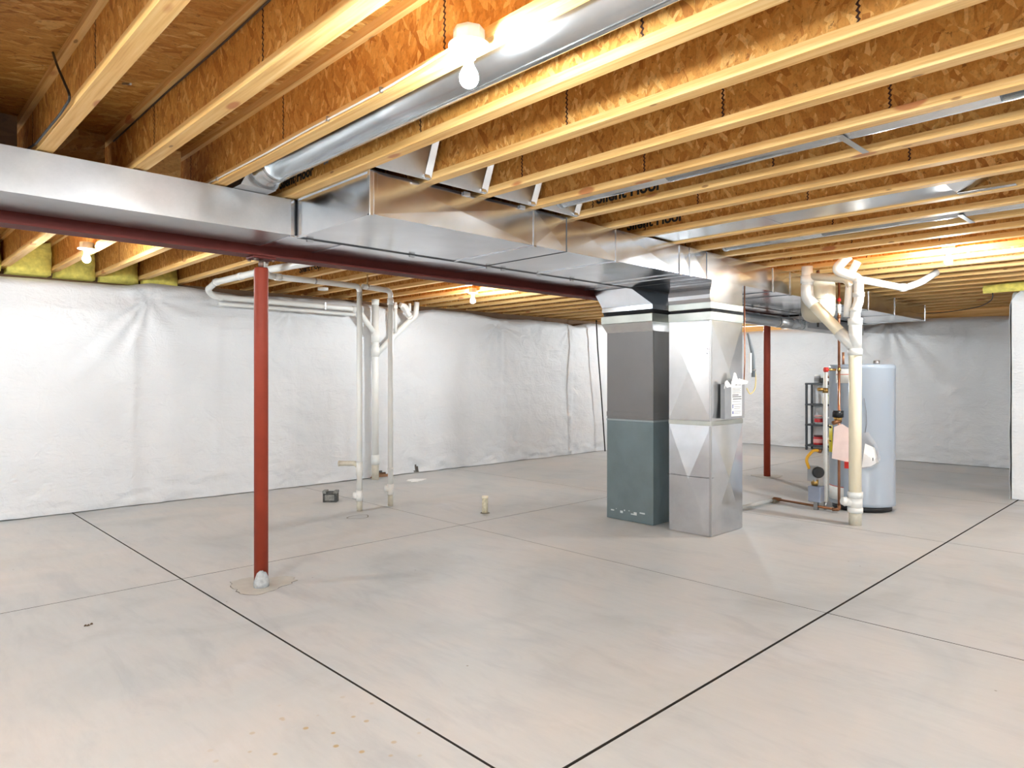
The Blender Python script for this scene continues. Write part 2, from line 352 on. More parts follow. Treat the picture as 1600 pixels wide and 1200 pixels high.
for nm, a0, a1, z0, z1, ax in (('added_window_1', -2.5, 2.1, .12, 2.12, 0), ('added_window_2', 1.2, 5.2, .55, 2.05, 1)):  # unseen openings and frames, added to let fill light in from behind
    wi = tag(bpy.data.objects.new(nm, None), kind='structure'); COL.objects.link(wi)
    def bar(u0, u1, za, zb, name='added_window_frame'):
        (MB().box(-3.09, u0, za, -3.03, u1, zb) if ax == 0 else MB().box(u0, -4.09, za, u1, -4.03, zb)).build(name, white_m, wi)
    bar(a0, a1, z0, z0+.05); bar(a0, a1, z1-.05, z1)
    for q in (a0, (a0*2+a1)/3, (a0+a1*2)/3, a1-.05): bar(q, q+.05, z0+.05, z1-.05)
MB().box(-3.2, 8.07, -.1, 13.6, 8.45, 2.26).build('foundation', fdn_m, wl)
MB().box(-3.2, 8.30, 2.30, 13.6, 8.45, 2.42).build('sill_plate', plain('dark_gap_sill', srgb(104, 76, 50), .8), wl)  # sill coloured dark brown so the gap above the wall reads dark
MB().box(13.40, 4.3, -.1, 13.7, 8.4, 2.28).build('foundation', fdn_m, wb); MB().box(13.44, 4.2, 2.28, 13.7, 8.4, 2.42).build('sill_plate', lum_m, wb)
MB().box(12.47, 1.7, -.1, 12.6, 4.34, 2.27).build('foundation', fdn_m, wf); MB().box(12.53, 1.6, 2.27, 12.7, 4.3, 2.42).build('sill_plate', lum_m, wf)
MB().box(9.37, -4.0, -.1, 9.6, 1.59, 2.26).build('foundation', fdn_m, wr); MB().box(9.40, -4.0, 2.26, 9.6, 1.55, 2.42).build('sill_plate', lum_m, wr)
MB().box(9.6, 1.3, -.1, 12.5, 1.60, 2.26).build('foundation', fdn_m, wr2); MB().box(9.6, 1.3, 2.26, 12.5, 1.55, 2.42).build('sill_plate', lum_m, wr2)
# torn facing at the foot of the stack
MB().add([(5.05, 7.985, .004), (5.36, 7.96, .004), (5.40, 8.04, .05), (5.08, 8.05, .06), (5.2, 8.0, .02)], [(0, 1, 4), (1, 2, 4), (2, 3, 4), (3, 0, 4)]).build('torn_flap', plain('brown_kraft', srgb(150, 112, 84), .9), wl)

# ---- ceiling: subfloor sheets over I-joists, blocking over the beam
TOP = 2.722
ceil = MB().box(-3.3, -4.3, TOP+.019, 13.8, 8.6, TOP+.08).build('ceiling', lum_m, kind='structure')
y = -4.2; row = 0
while y < 8.5:
    x = -3.3-(1.22 if row % 2 else 0)
    while x < 13.7:
        a, b = max(x, -3.3), min(x+2.44, 13.8)
        if b > a: MB().box(a+.0015, y+.0015, TOP, b-.0015, min(y+1.22, 8.6)-.0015, TOP+.0185).build('subfloor_panel', deck_m, ceil)
        x += 2.44
    y += 1.22; row += 1
JX = lambda k: .695+.4064*k                         # edge of joist k towards +X
Y0, Y1 = -4.2, 8.47
fl_me = MB().box(-.0635, Y0, 0, 0, Y1, .038).mesh('bottom_flange', lum_m); tf_me = MB().box(-.0635, Y0, 0, 0, Y1, .038).mesh('top_flange', lum_m)
web_me = MB().box(-.0365, .0018, 0, -.027, 1.2182, TOP-H-.076).mesh('web_panel', web_m)
webl_me = MB().box(-.0365, 0, 0, -.027, Y1-Y0, TOP-H-.076).mesh('web', web_m)
_zn = 22; _zh = TOP-H-.076; _sv = []; _sf = []
for _i in range(_zn+1):
    _o = .0045*(1 if _i % 2 else -1); _z = _zh*_i/_zn; _sv += [(-.0372, _o-.0042, _z), (-.0372, _o+.0042, _z), (-.0262, _o+.0028, _z), (-.0262, _o-.0028, _z)]
for _i in range(_zn):
    for _q in range(4): _sf.append((_i*4+_q, _i*4+(_q+1) % 4, _i*4+4+(_q+1) % 4, _i*4+4+_q))
seal_me = MB().add(_sv, _sf).mesh('web_joint', plain('dark_joint_glue', srgb(60, 30, 14), .8))
joists = {}
for k in range(-9, 32):
    j = thing('floor_joist', None, None); j.parent = ceil; joists[k] = j; x = JX(k)
    inst('bottom_flange', fl_me, j, (x, 0, H)); inst('top_flange', tf_me, j, (x, 0, TOP-.038))
    if k < 0: inst('web', webl_me, j, (x, Y0, H+.038)); continue
    off = (k*.53+.2) % 1.22; y = Y0-off
    while y < Y1:
        a, b = max(y, Y0), min(y+1.22, Y1)
        if b-a > 1.2: inst('web_panel', web_me, j, (x, y, H+.038))
        else: MB().box(-.0365, a+.0018, 0, -.027, b-.0018, TOP-H-.076).build('web_panel', web_m, j).location = (x, 0, H+.038)
        if b < Y1-.01: inst('web_joint', seal_me, j, (x, b, H+.038))
        y += 1.22
blk_me = MB().box(.002, 0, 0, .4064-.0635-.002, .028, TOP-H-.002).mesh('blocking_panel', block_m)
for k in range(-9, 31): inst('blocking_panel', blk_me, ceil, (JX(k), 4.385, H+.001))
rim = MB().box(-3.3, 8.475, H, 13.8, 8.51, TOP).build('rim_board', web_m, ceil)
# batts stuffed in the rim bays: one bulging piece per bay
for k in range(-1, 5):
    n = 7; v = []; f = []; x0, x1 = JX(k)-.02, JX(k+1)-.0635-.005
    for a in range(n):
        for b in range(n):
            s, t = a/(n-1), b/(n-1); bul = .06*math.sin(PI*s)*math.sin(PI*min(1, t+.12))
            v.append((x0+(x1-x0)*s+random.uniform(-.006, .006), 8.17-bul-(.10 if k in (0, 1) else .0)+.05*t+random.uniform(-.012, .012), H-.05+t*(.335-(.03*random.random()))))
    v += [(p[0], 8.46, p[2]) for p in v]
    for a in range(n-1):
        for b in range(n-1):
            q = a*n+b; f += [(q, q+1, q+n+1, q+n)]
    for a in range(n-1): f += [(a*n, a*n+n, (a+1)*n+n*n, a*n+n*n), (a*n+n-1, a*n+n-1+n*n, (a+1)*n+n-1+n*n, (a+1)*n+n-1)]
    for b in range(n-1): f += [(b, b+n*n, b+1+n*n, b+1), ((n-1)*n+b, (n-1)*n+b+1, (n-1)*n+b+1+n*n, (n-1)*n+b+n*n)]
    MB().add(v, f, True).build('insulation_batt', ins_m, wl)
# batt edge over the jutting wall
v = []; f = []
for i in range(30):
    yy = 1.9-i*.12
    v += [(9.25+random.uniform(-.02, .02), yy, 2.31), (9.20+random.uniform(-.03, .03), yy, 2.36), (9.27, yy, 2.405+random.uniform(-.01, .01)), (9.6, yy, 2.40)]
for i in range(29):
    for q in range(3): f.append((i*4+q, i*4+4+q, i*4+5+q, i*4+1+q))
MB().add(v, f, True).build('insulation_batt', ins_m, wr)

# ---- printed lettering on some webs
def text(body, size, loc, rot, m, name, parent, sx=1.0, ext=.0004):
    cu = bpy.data.curves.new(name, 'FONT'); cu.body = body; cu.size = size; cu.extrude = ext; cu.resolution_u = 3; cu.offset = .0035
    o = bpy.data.objects.new(name, cu); COL.objects.link(o); o.location = loc; o.rotation_euler = rot; o.scale = (sx, 1, 1)
    bpy.context.view_layer.update()
    me = bpy.data.meshes.new_from_object(o.evaluated_get(bpy.context.evaluated_depsgraph_get()))
    r = bpy.data.objects.new(name, me); COL.objects.link(r); r.matrix_world = o.matrix_world.copy(); bpy.data.objects.remove(o)
    me.materials.clear(); me.materials.append(m); r.parent = parent; return r
RX = (R(90), 0, R(-90))     # facing -X, reading towards -Y
for k, ya, z in ((3, 3.98, 2.497), (7, 2.84, 2.487), (9, 3.20, 2.49), (7, 6.95, 2.49)):
    x = JX(k)-.0365-.0008
    text('Silent Floor', .088 if k == 3 else .105, (x, ya, z), RX, ink_m, 'printed_lettering', joists[k], 1.02)
    text('56' if k == 3 else '06', .05, (x, ya-(.54 if k == 3 else .70), z+.03), RX, inkg_m if k == 3 else ink_m, 'printed_lettering', joists[k])

# ================================================================== STEEL BEAM AND POSTS
beam = thing('steel_beam', 'long dark maroon steel beam running under the joists beside the sheet metal ducts', 'beam')
BY = 4.37
MB().box(-3.0, BY-.07, 2.14, 12.45, BY+.07, 2.152).build('bottom_flange', beam_m, beam)
MB().box(-3.0, BY-.07, 2.378, 12.45, BY+.07, 2.39).build('top_flange', beam_m, beam)
MB().box(-3.0, BY-.005, 2.152, 12.45, BY+.005, 2.378).build('web', beam_m, beam)
MB().box(-3.0, BY-.065, 2.391, 12.45, BY+.065, 2.419).build('nailer_plank', lum_m, beam)
def post(x, y, label, full=True, lump=False):
    p = thing('steel_post', label, 'post')
    MB().lathe([(.0445, 0), (.0445, 2.06), (.042, 2.07)], (x, y, .001), 32).build('shaft', red_m, p)
    MB().lathe([(.016, 2.07), (.016, 2.125)], (x, y, 0), 12).build('jack_screw', rust_m, p)
    MB().box(x-.075, y-.06, 2.125, x+.075, y+.06, 2.1395).build('top_plate', beam_m, p, .002)
    for sx in (-1, 1):
        for sy in (-1, 1): MB().lathe([(.011, 0), (.011, .012)], (x+sx*.06, y+sy*.045, 2.113), 6).build('bolt', rust_m, p)
    # ragged grout pad round the foot
    n = 36; v = [(x, y, .004)]; f = []
    for k in range(n):
        a = 2*PI*k/n; r = .185+.03*math.sin(3*a+x)+.018*random.uniform(-1, 1); v.append((x+r*math.cos(a)*1.05, y+r*math.sin(a), .0035))
    for k in range(n): a = 2*PI*k/n; q = Vector(v[k+1]); c = Vector((x, y, 0)); e = c+(q-c)*1.02; v.append((e.x, e.y, .0002))
    for k in range(n): k2 = (k+1) % n; f += [(0, k+1, k2+1), (k+1, k+1+n, k2+1+n, k2+1)]
    MB().add(v, f).build('grout_pad', patch_m, p)
    cv = []; cf = []
    for k in range(n):
        q = Vector(v[k+1]); c = Vector((x, y, 0)); u_ = (q-c); u_.z = 0; wd = random.uniform(.002, .007)*(1 if k % 7 else .3)
        for s_ in (-.001, wd): e = c+u_*(1.012+s_/u_.length); cv.append((e.x, e.y, .0016))
    for k in range(n): k2 = (k+1) % n; cf.append((k*2, k*2+1, k2*2+1, k2*2))
    MB().add(cv, cf).build('edge_crack', plain('dark_crack', srgb(84, 78, 70), .9), p)
    if lump:
        m = MB(); prof = [(.05, 0), (.046, .03), (.036, .06), (.024, .085), (.008, .10)]
        m.lathe(prof, (x-.018, y-.044, .003), 14)
        m.v = [(a+random.uniform(-.006, .006), b+random.uniform(-.006, .006), max(.003, c+random.uniform(-.006, .006))) for a, b, c in m.v]
        m.build('grout_lump', grout_m, p)
    return p
post(1.935, BY, 'red steel jack post with a pale grout lump at its foot in the open floor', lump=True)
post(9.09, BY, 'slim red steel post between the tall metal ducts and the water heater')
MB().tube([(9.606, 7.50, .001), (9.606, 7.50, 2.419)], .012, 12).build('red_pipe', beam_m, label='thin dark red upright pipe peeking out beside the grey drop duct', cat='pipe')

# ================================================================== DUCTWORK
def section(parent, x0, x1, y0, y1, z0, z1, m=galv_m, cross=True, name='duct_section', ends=False):
    """sheet metal tube section: sides slightly cross-broken"""
    mb = MB(); d = .004 if cross else 0
    def face(a, b, c, e, nrm):
        ctr = tuple((a[i]+b[i]+c[i]+e[i])/4+nrm[i]*d for i in range(3))
        mb.add([a, b, c, e, ctr], [(0, 1, 4), (1, 2, 4), (2, 3, 4), (3, 0, 4)] if cross else [(0, 1, 2, 3)])
    face((x0, y0, z0), (x1, y0, z0), (x1, y0, z1), (x0, y0, z1), (0, -1, 0)); face((x1, y1, z0), (x0, y1, z0), (x0, y1, z1), (x1, y1, z1), (0, 1, 0))
    face((x0, y1, z0), (x1, y1, z0), (x1, y0, z0), (x0, y0, z0), (0, 0, -1)); face((x0, y0, z1), (x1, y0, z1), (x1, y1, z1), (x0, y1, z1), (0, 0, 1))
    mb.add([(x0, y0, z0), (x0, y0, z1), (x0, y1, z1), (x0, y1, z0)], [(0, 1, 2, 3)]); mb.add([(x1, y0, z0), (x1, y1, z0), (x1, y1, z1), (x1, y0, z1)], [(0, 1, 2, 3)])
    return mb.build(name, m, parent)
def cleat(parent, x, y0, y1, z0, z1, m=galv_m):
    t = .007
    MB().box(x-.011, y0-t, z0-t, x+.011, y0+.002, z1).box(x-.009, y0-t, z0-t*.8, x+.009, y1, z0+.001).box(x-.016, y0-t*1.6, z0-t*1.7, x+.016, y0+.012, z0-t).build('drive_cleat', m, parent, .0015)
# the far duct, running along the beam
rd = thing('return_duct', 'long low galvanised duct running beside the maroon beam, dull grey at its near end', 'duct')
ry0, ry1, rz0, rz1 = 3.846, 4.285, 2.20, 2.412
xs = [-3.0, -1.6, .02, 1.90, 2.26, 3.5, 5.10, 5.95, 7.2, 9.0, 10.4, 11.9]
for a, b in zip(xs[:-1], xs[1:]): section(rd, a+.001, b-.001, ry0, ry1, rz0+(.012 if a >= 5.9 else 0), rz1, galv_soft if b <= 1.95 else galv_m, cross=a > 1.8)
for x in xs[1:-1]:
    if x in (1.90,): cleat(rd, x-.008, ry0, ry1, rz0, rz1, galv_m)
    else: MB().box(x-.012, ry0, rz0-.005, x+.012, ry1, rz0+.001).build('drive_cleat', galv_m, rd)
# the wide trunk
td = thing('trunk_duct', 'wide shiny galvanised trunk duct with upright seams, crossing under the joists to the far wall', 'duct')
ty0, ty1, tz0, tz1 = 3.03, 3.826, 2.19, 2.417
xs = [1.915, 3.118, 3.423, 3.962, 4.788, 4.95, 5.20, 6.431, 6.812, 8.3, 9.0, 9.96, 11.3]
for a, b in zip(xs[:-1], xs[1:]): section(td, a+.001, b-.001, ty0, ty1, tz0, tz1, galv_m, True)
for x in (3.118, 3.962, 4.788, 4.94, 6.431, 6.812, 9.0, 9.96, 11.29): cleat(td, x, ty0, ty1, tz0, tz1)
for x in (3.423, 5.20, 8.3): MB().box(x-.003, ty0-.003, tz0-.003, x+.003, ty1, tz0+.0015).box(x-.003, ty0-.003, tz0-.003, x+.003, ty0+.002, tz1).build('flat_seam', seal_m, td)
MB().box(1.906, ty0-.008, tz0-.008, 1.93, ty0+.014, tz1).build('corner_cleat', galv_foil, td, .002)
MB().box(1.93, ty0-.007, tz0-.002, 1.955, ty0+.001, tz1).build('corner_cleat', galv_m, td, .002)
MB().box(1.906, ty0, tz0-.006, 1.93, ty1, tz0+.001).box(1.905, ty0, tz1-.008, 1.93, ty1, tz1+.001).build('end_slip', galv_m, td)
MB().box(1.92, 3.828, tz0-.006, 11.3, 3.838, tz0+.004).build('long_seam', seal_m, td)
for x in (2.0, 2.75, 3.45, 3.6, 4.0, 4.4, 6.6, 7.6, 8.6): MB().box(x-.02, 3.825, tz0-.018, x+.02, 3.842, tz0-.005).build('hanger_clip', galv_soft, td)
for x, yb in ((2.55, 3.03), (3.0, 3.03)): MB().box(x-.02, yb-.012, tz1-.018, x+.025, yb, tz1+.004).build('hanger_clip', galv_soft, td)
# sheets closing the joist bays above the trunk, with folded tabs
for k in (3, 4, 5, 6):
    xa, xb = JX(k)+.002, JX(k+1)-.0655
    yb = 2.985
    MB().add([(xa, yb, H+.0), (xb, yb, H), (xb, yb-.10, TOP-.04), (xa, yb-.10, TOP-.04), (xa, yb+.002, H), (xb, yb+.002, H), (xb, yb-.098, TOP-.04), (xa, yb-.098, TOP-.04)],
             [(0, 1, 2, 3), (7, 6, 5, 4), (0, 4, 5, 1), (1, 5, 6, 2), (2, 6, 7, 3), (3, 7, 4, 0)]).build('bay_closure', galv_soft, td)
    xt = xb-.002
    MB().add([(xt-.035, yb-.004, H+.005), (xt, yb-.004, H+.005), (xt, yb-.022, H+.005), (xt-.03, yb-.098, TOP-.06), (xt, yb-.098, TOP-.06), (xt, yb-.112, TOP-.06)],
             [(0, 1, 4, 3), (1, 2, 5, 4), (2, 0, 3, 5), (0, 2, 1), (3, 4, 5)]).build('folded_tab', galv_foil, td)
    MB().cbox((xt-.02, yb-.012, H+.012), (.05, .02, .02)).build('folded_tab', galv_foil, td, .003)
# big round duct with elbow and boot
rdn = thing('round_duct', 'large round galvanised pipe slung in the joist bay beside the bare bulb', 'duct')
rx, rz, rr = 1.672, 2.515, .09
MB().tube([(rx, -3.9, rz), (rx, .3, rz)], rr, 36).build('pipe_section', galv_pipe, rdn)
MB().tube([(rx, .29, rz), (rx, 3.56, rz)], rr+.0012, 36).build('pipe_section', galv_pipe, rdn)
MB().box(rx-.004, -3.9, rz-rr-.004, rx+.004, 3.56, rz-rr+.001).build('lock_seam', galv_pipe, rdn)
MB().tube([(rx, 3.55, rz), (rx, 3.575, rz)], rr+.004, 36).build('collar_bead', galv_pipe, rdn)
MB().tube([(rx, 3.57, rz), (rx, 3.63, rz-.003), (rx-.003, 3.69, rz-.016), (rx-.005, 3.73, rz-.045)], [rr+.002]*4, 36).build('elbow', galv_pipe, rdn)
MB().hexa([(rx-.13, 3.74, 2.414), (rx+.07, 3.74, 2.414), (rx+.07, 4.0, 2.414), (rx-.13, 4.0, 2.414)], [(rx-.085, 3.69, 2.53), (rx+.07, 3.69, 2.53), (rx+.07, 3.80, 2.56), (rx-.085, 3.80, 2.56)]).build('boot', galv_soft, rdn)
# smaller round ducts up in the bays
def bay_duct(x, y0, y1, z, r, label, name='round_duct'):
    t = thing(name, label, 'duct'); a = y0
    while a < y1-.01:
        b = min(a+1.5, y1); MB().tube([(x, a, z), (x, b+.004, z)], r+(.001 if int((a-y0)/1.5) % 2 else 0), 28).build('pipe_section', galv_pipe, t); a = b
    MB().tube([(x, y1-.02, z), (x, y1+.002, z)], r+.004, 28).build('collar_bead', galv_pipe, t)
    for yy in (y0+2, y1-1.72): MB().box(x-r-.005, yy-.015, z-r-.006, x+.32-r, yy+.015, z-r-.0035).build('hanger_strap', galv_soft, t)
    return t
bay_duct(3.225, -3.9, 2.90, 2.50, .076, 'slender pale round duct tucked above the joists near the trunk, with a cross strap')
bay_duct(5.31, -3.9, 2.92, 2.50, .078, 'thin round duct tucked in a joist bay beyond the flat metal pan')
# flat metal pan under one bay, flared at its end
pan = thing('joist_pan', 'flat bright sheet metal pan closing one joist bay, flared at its open end', 'duct')
xa, xb = JX(9)+.002, JX(10)-.0655
for a, b in ((2.15, 3.02), (1.08, 2.15)): MB().box(xa, a+.001, 2.428, xb, b-.001, 2.431).build('pan_sheet', galv_foil, pan)
MB().box(xa, 2.14, 2.4265, xb, 2.16, 2.4285).build('lap_joint', galv_foil, pan)
MB().add([(xa, 1.08, 2.428), (xb, 1.08, 2.428), (xb, .86, 2.52), (xa, .93, 2.56), (xa+.18, .96, 2.46)], [(0, 1, 4), (1, 2, 4), (2, 3, 4), (3, 0, 4)]).build('flared_end', galv_foil, pan)
MB().box(xb-.06, .80, 2.424, xb, 1.08, 2.4275).build('bent_tab', galv_foil, pan)
# low round pipe beyond the drops
lo = thing('round_duct', 'long grey round pipe hung low beneath the ducts, ending behind the pressure tank', 'duct')
MB().tube([(6.3, 3.95, 2.075), (8.5, 3.95, 2.07)], .070, 28).build('pipe_section', galv_pipe, lo)
MB().tube([(8.49, 3.95, 2.07), (9.27, 3.95, 2.068)], .071, 28).build('pipe_section', galv_pipe, lo)
for x in (8.5, 9.2): MB().tube([(x-.012, 3.95, 2.07), (x+.012, 3.95, 2.07)], .074, 28).build('collar_bead', galv_pipe, lo)
for x in (7.2, 9.0):
    for yy in (3.876, 4.021): MB().box(x-.01, yy, 2.07, x+.01, yy+.003, 2.19).build('hanger_strap', galv_soft, lo)
# narrower box duct past the end of the trunk
bd = thing('box_duct', 'short dull box duct below the end of the trunk, near the far wall', 'duct')
section(bd, 9.3, 11.5, 3.95, 4.25, 2.04, 2.192, galv_soft, True); cleat(bd, 11.48, 3.95, 4.25, 2.04, 2.192, galv_soft)
MB().box(9.28, 3.94, 2.03, 9.32, 4.26, 2.194).build('drive_cleat', galv_soft, bd)

# drops
def crossed(parent, x0, x1, y0, y1, z0, z1, m, name, d=.016, split=None):
    mb = MB()
    def face(a, b, c, e, nrm):
        ctr = tuple((a[i]+b[i]+c[i]+e[i])/4+nrm[i]*d for i in range(3)); mb.add([a, b, c, e, ctr], [(0, 1, 4), (1, 2, 4), (2, 3, 4), (3, 0, 4)])
    face((x0, y0, z0), (x1, y0, z0), (x1, y0, z1), (x0, y0, z1), (0, -1, 0)); face((x1, y1, z0), (x0, y1, z0), (x0, y1, z1), (x1, y1, z1), (0, 1, 0))
    face((x0, y1, z0), (x0, y0, z0), (x0, y0, z1), (x0, y1, z1), (-1, 0, 0)); face((x1, y0, z0), (x1, y1, z0), (x1, y1, z1), (x1, y0, z1), (1, 0, 0))
    mb.add([(x0, y0, z0), (x0, y1, z0), (x1, y1, z0), (x1, y0, z0)], [(0, 1, 2, 3)]); mb.add([(x0, y0, z1), (x1, y0, z1), (x1, y1, z1), (x0, y1, z1)], [(0, 1, 2, 3)])
    return mb.build(name, m, parent)
def ringbox(x0, x1, y0, y1, z0, z1): return MB().box(x0, y0, z0, x1, y1, z1)
c1 = thing('furnace_drop', 'dark grey drop duct, slate blue on its lower half, with a black canvas collar', 'duct')
X0, X1, A, B = 5.285, 5.82, 3.622, 4.155
crossed(c1, X0, X1, A, B, .004, .945, slate_m, 'lower_casing', .014)
MB().box(X0-.004, A-.004, .945, X1+.004, B+.004, .962).build('slip_joint', plain('pale_edge', srgb(150, 160, 164), .35, .4), c1, .002)
MB().box(X0, A, .962, X1, B, 1.79).build('upper_casing', graym, c1, .003)
MB().box(X0-.003, A-.003, .985, X1+.003, B+.003, 1.03).build('slip_joint', graym, c1, .002)
e = .045
MB().hexa([(X0, A, 1.785), (X1, A, 1.785), (X1, B, 1.785), (X0, B, 1.785)], [(X0-e*.6, A-.005, 1.87), (X1, A-.005, 1.87), (X1, B+e, 1.87), (X0-e*.6, B+e, 1.87)]).build('flared_collar', galv_foil, c1)
MB().box(X0-.03, A-.008, 1.871, X1+.004, B+e+.003, 1.945).build('slip_band', strip_m, c1, .003)
def ruffle(x0, x1, y0, y1, z0, z1, parent):
    per = [];
    for (a, b) in (((x0, y0), (x1, y0)), ((x1, y0), (x1, y1)), ((x1, y1), (x0, y1)), ((x0, y1), (x0, y0))):
        for k in range(14): t = k/14; per.append((a[0]+(b[0]-a[0])*t, a[1]+(b[1]-a[1])*t))
    n = len(per); v = []; f = []; cx, cy = (x0+x1)/2, (y0+y1)/2
    for r in range(5):
        s = r/4; z = z0+(z1-z0)*s
        for k, (x, y) in enumerate(per):
            o = -.010*math.sin(PI*s)+.006*math.sin(k*1.9+r*1.3)*math.sin(PI*s); L = math.hypot(x-cx, y-cy)
            v.append((x+(x-cx)/L*o, y+(y-cy)/L*o, z+.004*math.sin(k*.8)*math.sin(PI*s)))
    for r in range(4):
        for k in range(n): k2 = (k+1) % n; f.append((r*n+k, r*n+k2, r*n+n+k2, r*n+n+k))
    MB().add(v, f, True).build('canvas_collar', canvas_m, parent)
ruffle(X0-.012, X1, A, B+.04, 1.943, 1.985, c1)
MB().box(X0-.02, A-.005, 1.984, X1, B+e, 2.03).build('slip_band', galv_m, c1, .002)
MB().hexa([(X0-.02, A, 2.03), (X1, A, 2.03), (X1, B+e, 2.03), (X0-.02, B+e, 2.03)], [(X0-.05, 3.845, 2.196), (X1+.1, 3.845, 2.196), (X1+.1, 4.282, 2.196), (X0-.05, 4.282, 2.196)]).build('offset_boot', galv_m, c1)
MB().tube([(X0-.001, A-.001, 1.79), (X0-.001, A-.001, .96)], .004, 8).build('corner_seam', graym, c1)
for k in range(9): MB().cbox((X0-.002, A+.1+.045*k+random.uniform(-.015, .015), .09+random.uniform(-.02, .02)), (.002, .03*random.random()+.008, .025*random.random()+.006)).build('scuff', plain('plaster_scuff', srgb(196, 204, 206), .8) if k == 0 else bpy.data.materials['plaster_scuff'], c1)

c2 = thing('supply_drop', 'bright cross-broken galvanised drop duct standing on the floor, document pouch on its side', 'duct')
X0, X1, A, B = 5.25, 5.80, 3.02, 3.43
crossed(c2, X0, X1, A, B, .004, .945, galv_m, 'lower_casing', .022)
MB().box(X0-.004, A-.004, .945, X1+.004, B+.004, .985).build('slip_band', strip_m, c2, .003)
crossed(c2, X0, X1, A, B, .985, 1.845, galv_foil, 'upper_casing', .020)
MB().box(X0-.005, A-.005, 1.845, X1+.005, B+.005, 1.918).build('slip_band', strip_m, c2, .003)
MB().box(X0-.0055, A-.0055, .006, X0+.012, A+.012, .94).build('corner_seam', galv_soft, c2, .002)
MB().box(X0-.006, A-.006, .986, X0+.012, A+.012, 1.844).build('corner_seam', galv_soft, c2, .002)
ruffle(X0, X1, A, B, 1.917, 1.945, c2)
MB().box(X0-.006, A-.006, 1.944, X1+.004, B+.004, 2.00).build('slip_band', strip_m, c2, .003)
v = []; f = []; n = 10
for r in range(7):
    s = r/6; z = 2.0+.187*s; o = .018*math.sin(PI*s*1.6)
    v += [(X0-o, A, z), (X1, A, z), (X1, B, z), (X0-o, B, z)]
for r in range(6):
    for k in range(4): k2 = (k+1) % 4; f.append((r*4+k, r*4+k2, r*4+4+k2, r*4+4+k))
MB().add(v, f).build('top_boot', galv_m, c2)
MB().box(X0-.004, A-.0035, .50, X0+.2, A+.0, .503).box(X0-.024, A, .50, X0-.021, B, .503).build('crease_line', seal_m, c2)
for i, (yy, zz) in enumerate(((3.025, 1.60), (3.028, 1.56))): MB().cbox((X0-.008, yy+.02, zz), (.006, .012, .012)).build('screw_head', galv_soft, c2)
# document pouch on the side of the drop
po = thing('document_pouch', 'grey document box with white printed sheet fixed to the side of the bright drop duct', 'box')
MB().box(5.37, 2.955, 1.0, 5.72, 2.999, 1.30).build('box_body', gbox_m, po, .004)
MB().box(5.475, 2.9515, 1.02, 5.66, 2.9545, 1.325).build('printed_sheet', paper_m, po)
m = MB()
m.add([(5.36, 2.958, 1.26), (5.48, 2.95, 1.28), (5.40, 2.95, 1.335), (5.375, 2.958, 1.32)], [(0, 1, 2, 3)])
m.add([(5.45, 2.948, 1.27), (5.60, 2.945, 1.31), (5.55, 2.950, 1.395), (5.52, 2.952, 1.40)], [(0, 1, 2, 3)])
m.add([(5.56, 2.946, 1.29), (5.76, 2.952, 1.30), (5.78, 2.955, 1.325), (5.60, 2.95, 1.35)], [(0, 1, 2, 3)])
m.build('loose_paper', paper_m, po)
m = MB()
for z, a, b in ((1.288, 5.50, 5.64), (1.20, 5.49, 5.60), (1.185, 5.49, 5.65), (1.165, 5.50, 5.65)): m.box(a, 2.9506, z, b, 2.9512, z+.009)
for z in (1.26, 1.25, 1.24, 1.23, 1.22, 1.145, 1.12, 1.10, 1.085, 1.06, 1.045): m.box(5.49+.03*(z < 1.11), 2.9506, z, 5.645-.02*((z*100) % 2), 2.9512, z+.003)
m.build('print', inkg_m, po); MB().box(5.49, 2.9505, 1.04, 5.51, 2.9512, 1.065).box(5.49, 2.9505, 1.09, 5.505, 2.9512, 1.12).build('print', plain('blue_ink', srgb(120, 130, 180), .8), po)
# line set, disconnect and whip hanging beside the drop
ls = thing('refrigerant_line', 'pair of slim copper lines dropping beside the bright metal drop duct', 'pipe')
MB().tube([(5.86, 3.03, 2.19), (5.86, 3.03, 1.75), (5.865, 3.03, 1.5), (5.86, 3.04, 1.24)], .006, 8).build('copper_line', cop_m, ls)
MB().tube([(5.84, 3.06, 2.19), (5.84, 3.06, 1.24)], .006, 8).build('copper_line', cop_m, ls)
cw = thing('power_whip', 'grey conduit elbow and looped yellow wire hanging beside the bright metal drop duct', 'conduit')
MB().tube(fillet([(5.90, 3.02, 1.76), (5.97, 3.0, 1.55), (5.97, 3.0, 1.36)], .08), [.008]+[.016]*7+[.018], 12).build('conduit', plain('grey_conduit', srgb(128, 136, 142), .5), cw)
MB().tube([(5.97, 3.0, 1.415), (5.97, 3.0, 1.435)], .023, 12).build('connector', galv_soft, cw)
MB().tube(fillet([(5.99, 3.0, 1.43), (6.02, 3.0, 1.35), (6.0, 3.0, 1.24), (5.9, 3.0, 1.20), (5.88, 3.02, 1.26)], .05), .006, 8).build('wire', plain('pale_yellow_wire', srgb(232, 214, 150), .4), cw)
MB().box(5.89, 2.99, 1.40, 5.92, 3.01, 1.58).build('tag', white_m, cw)

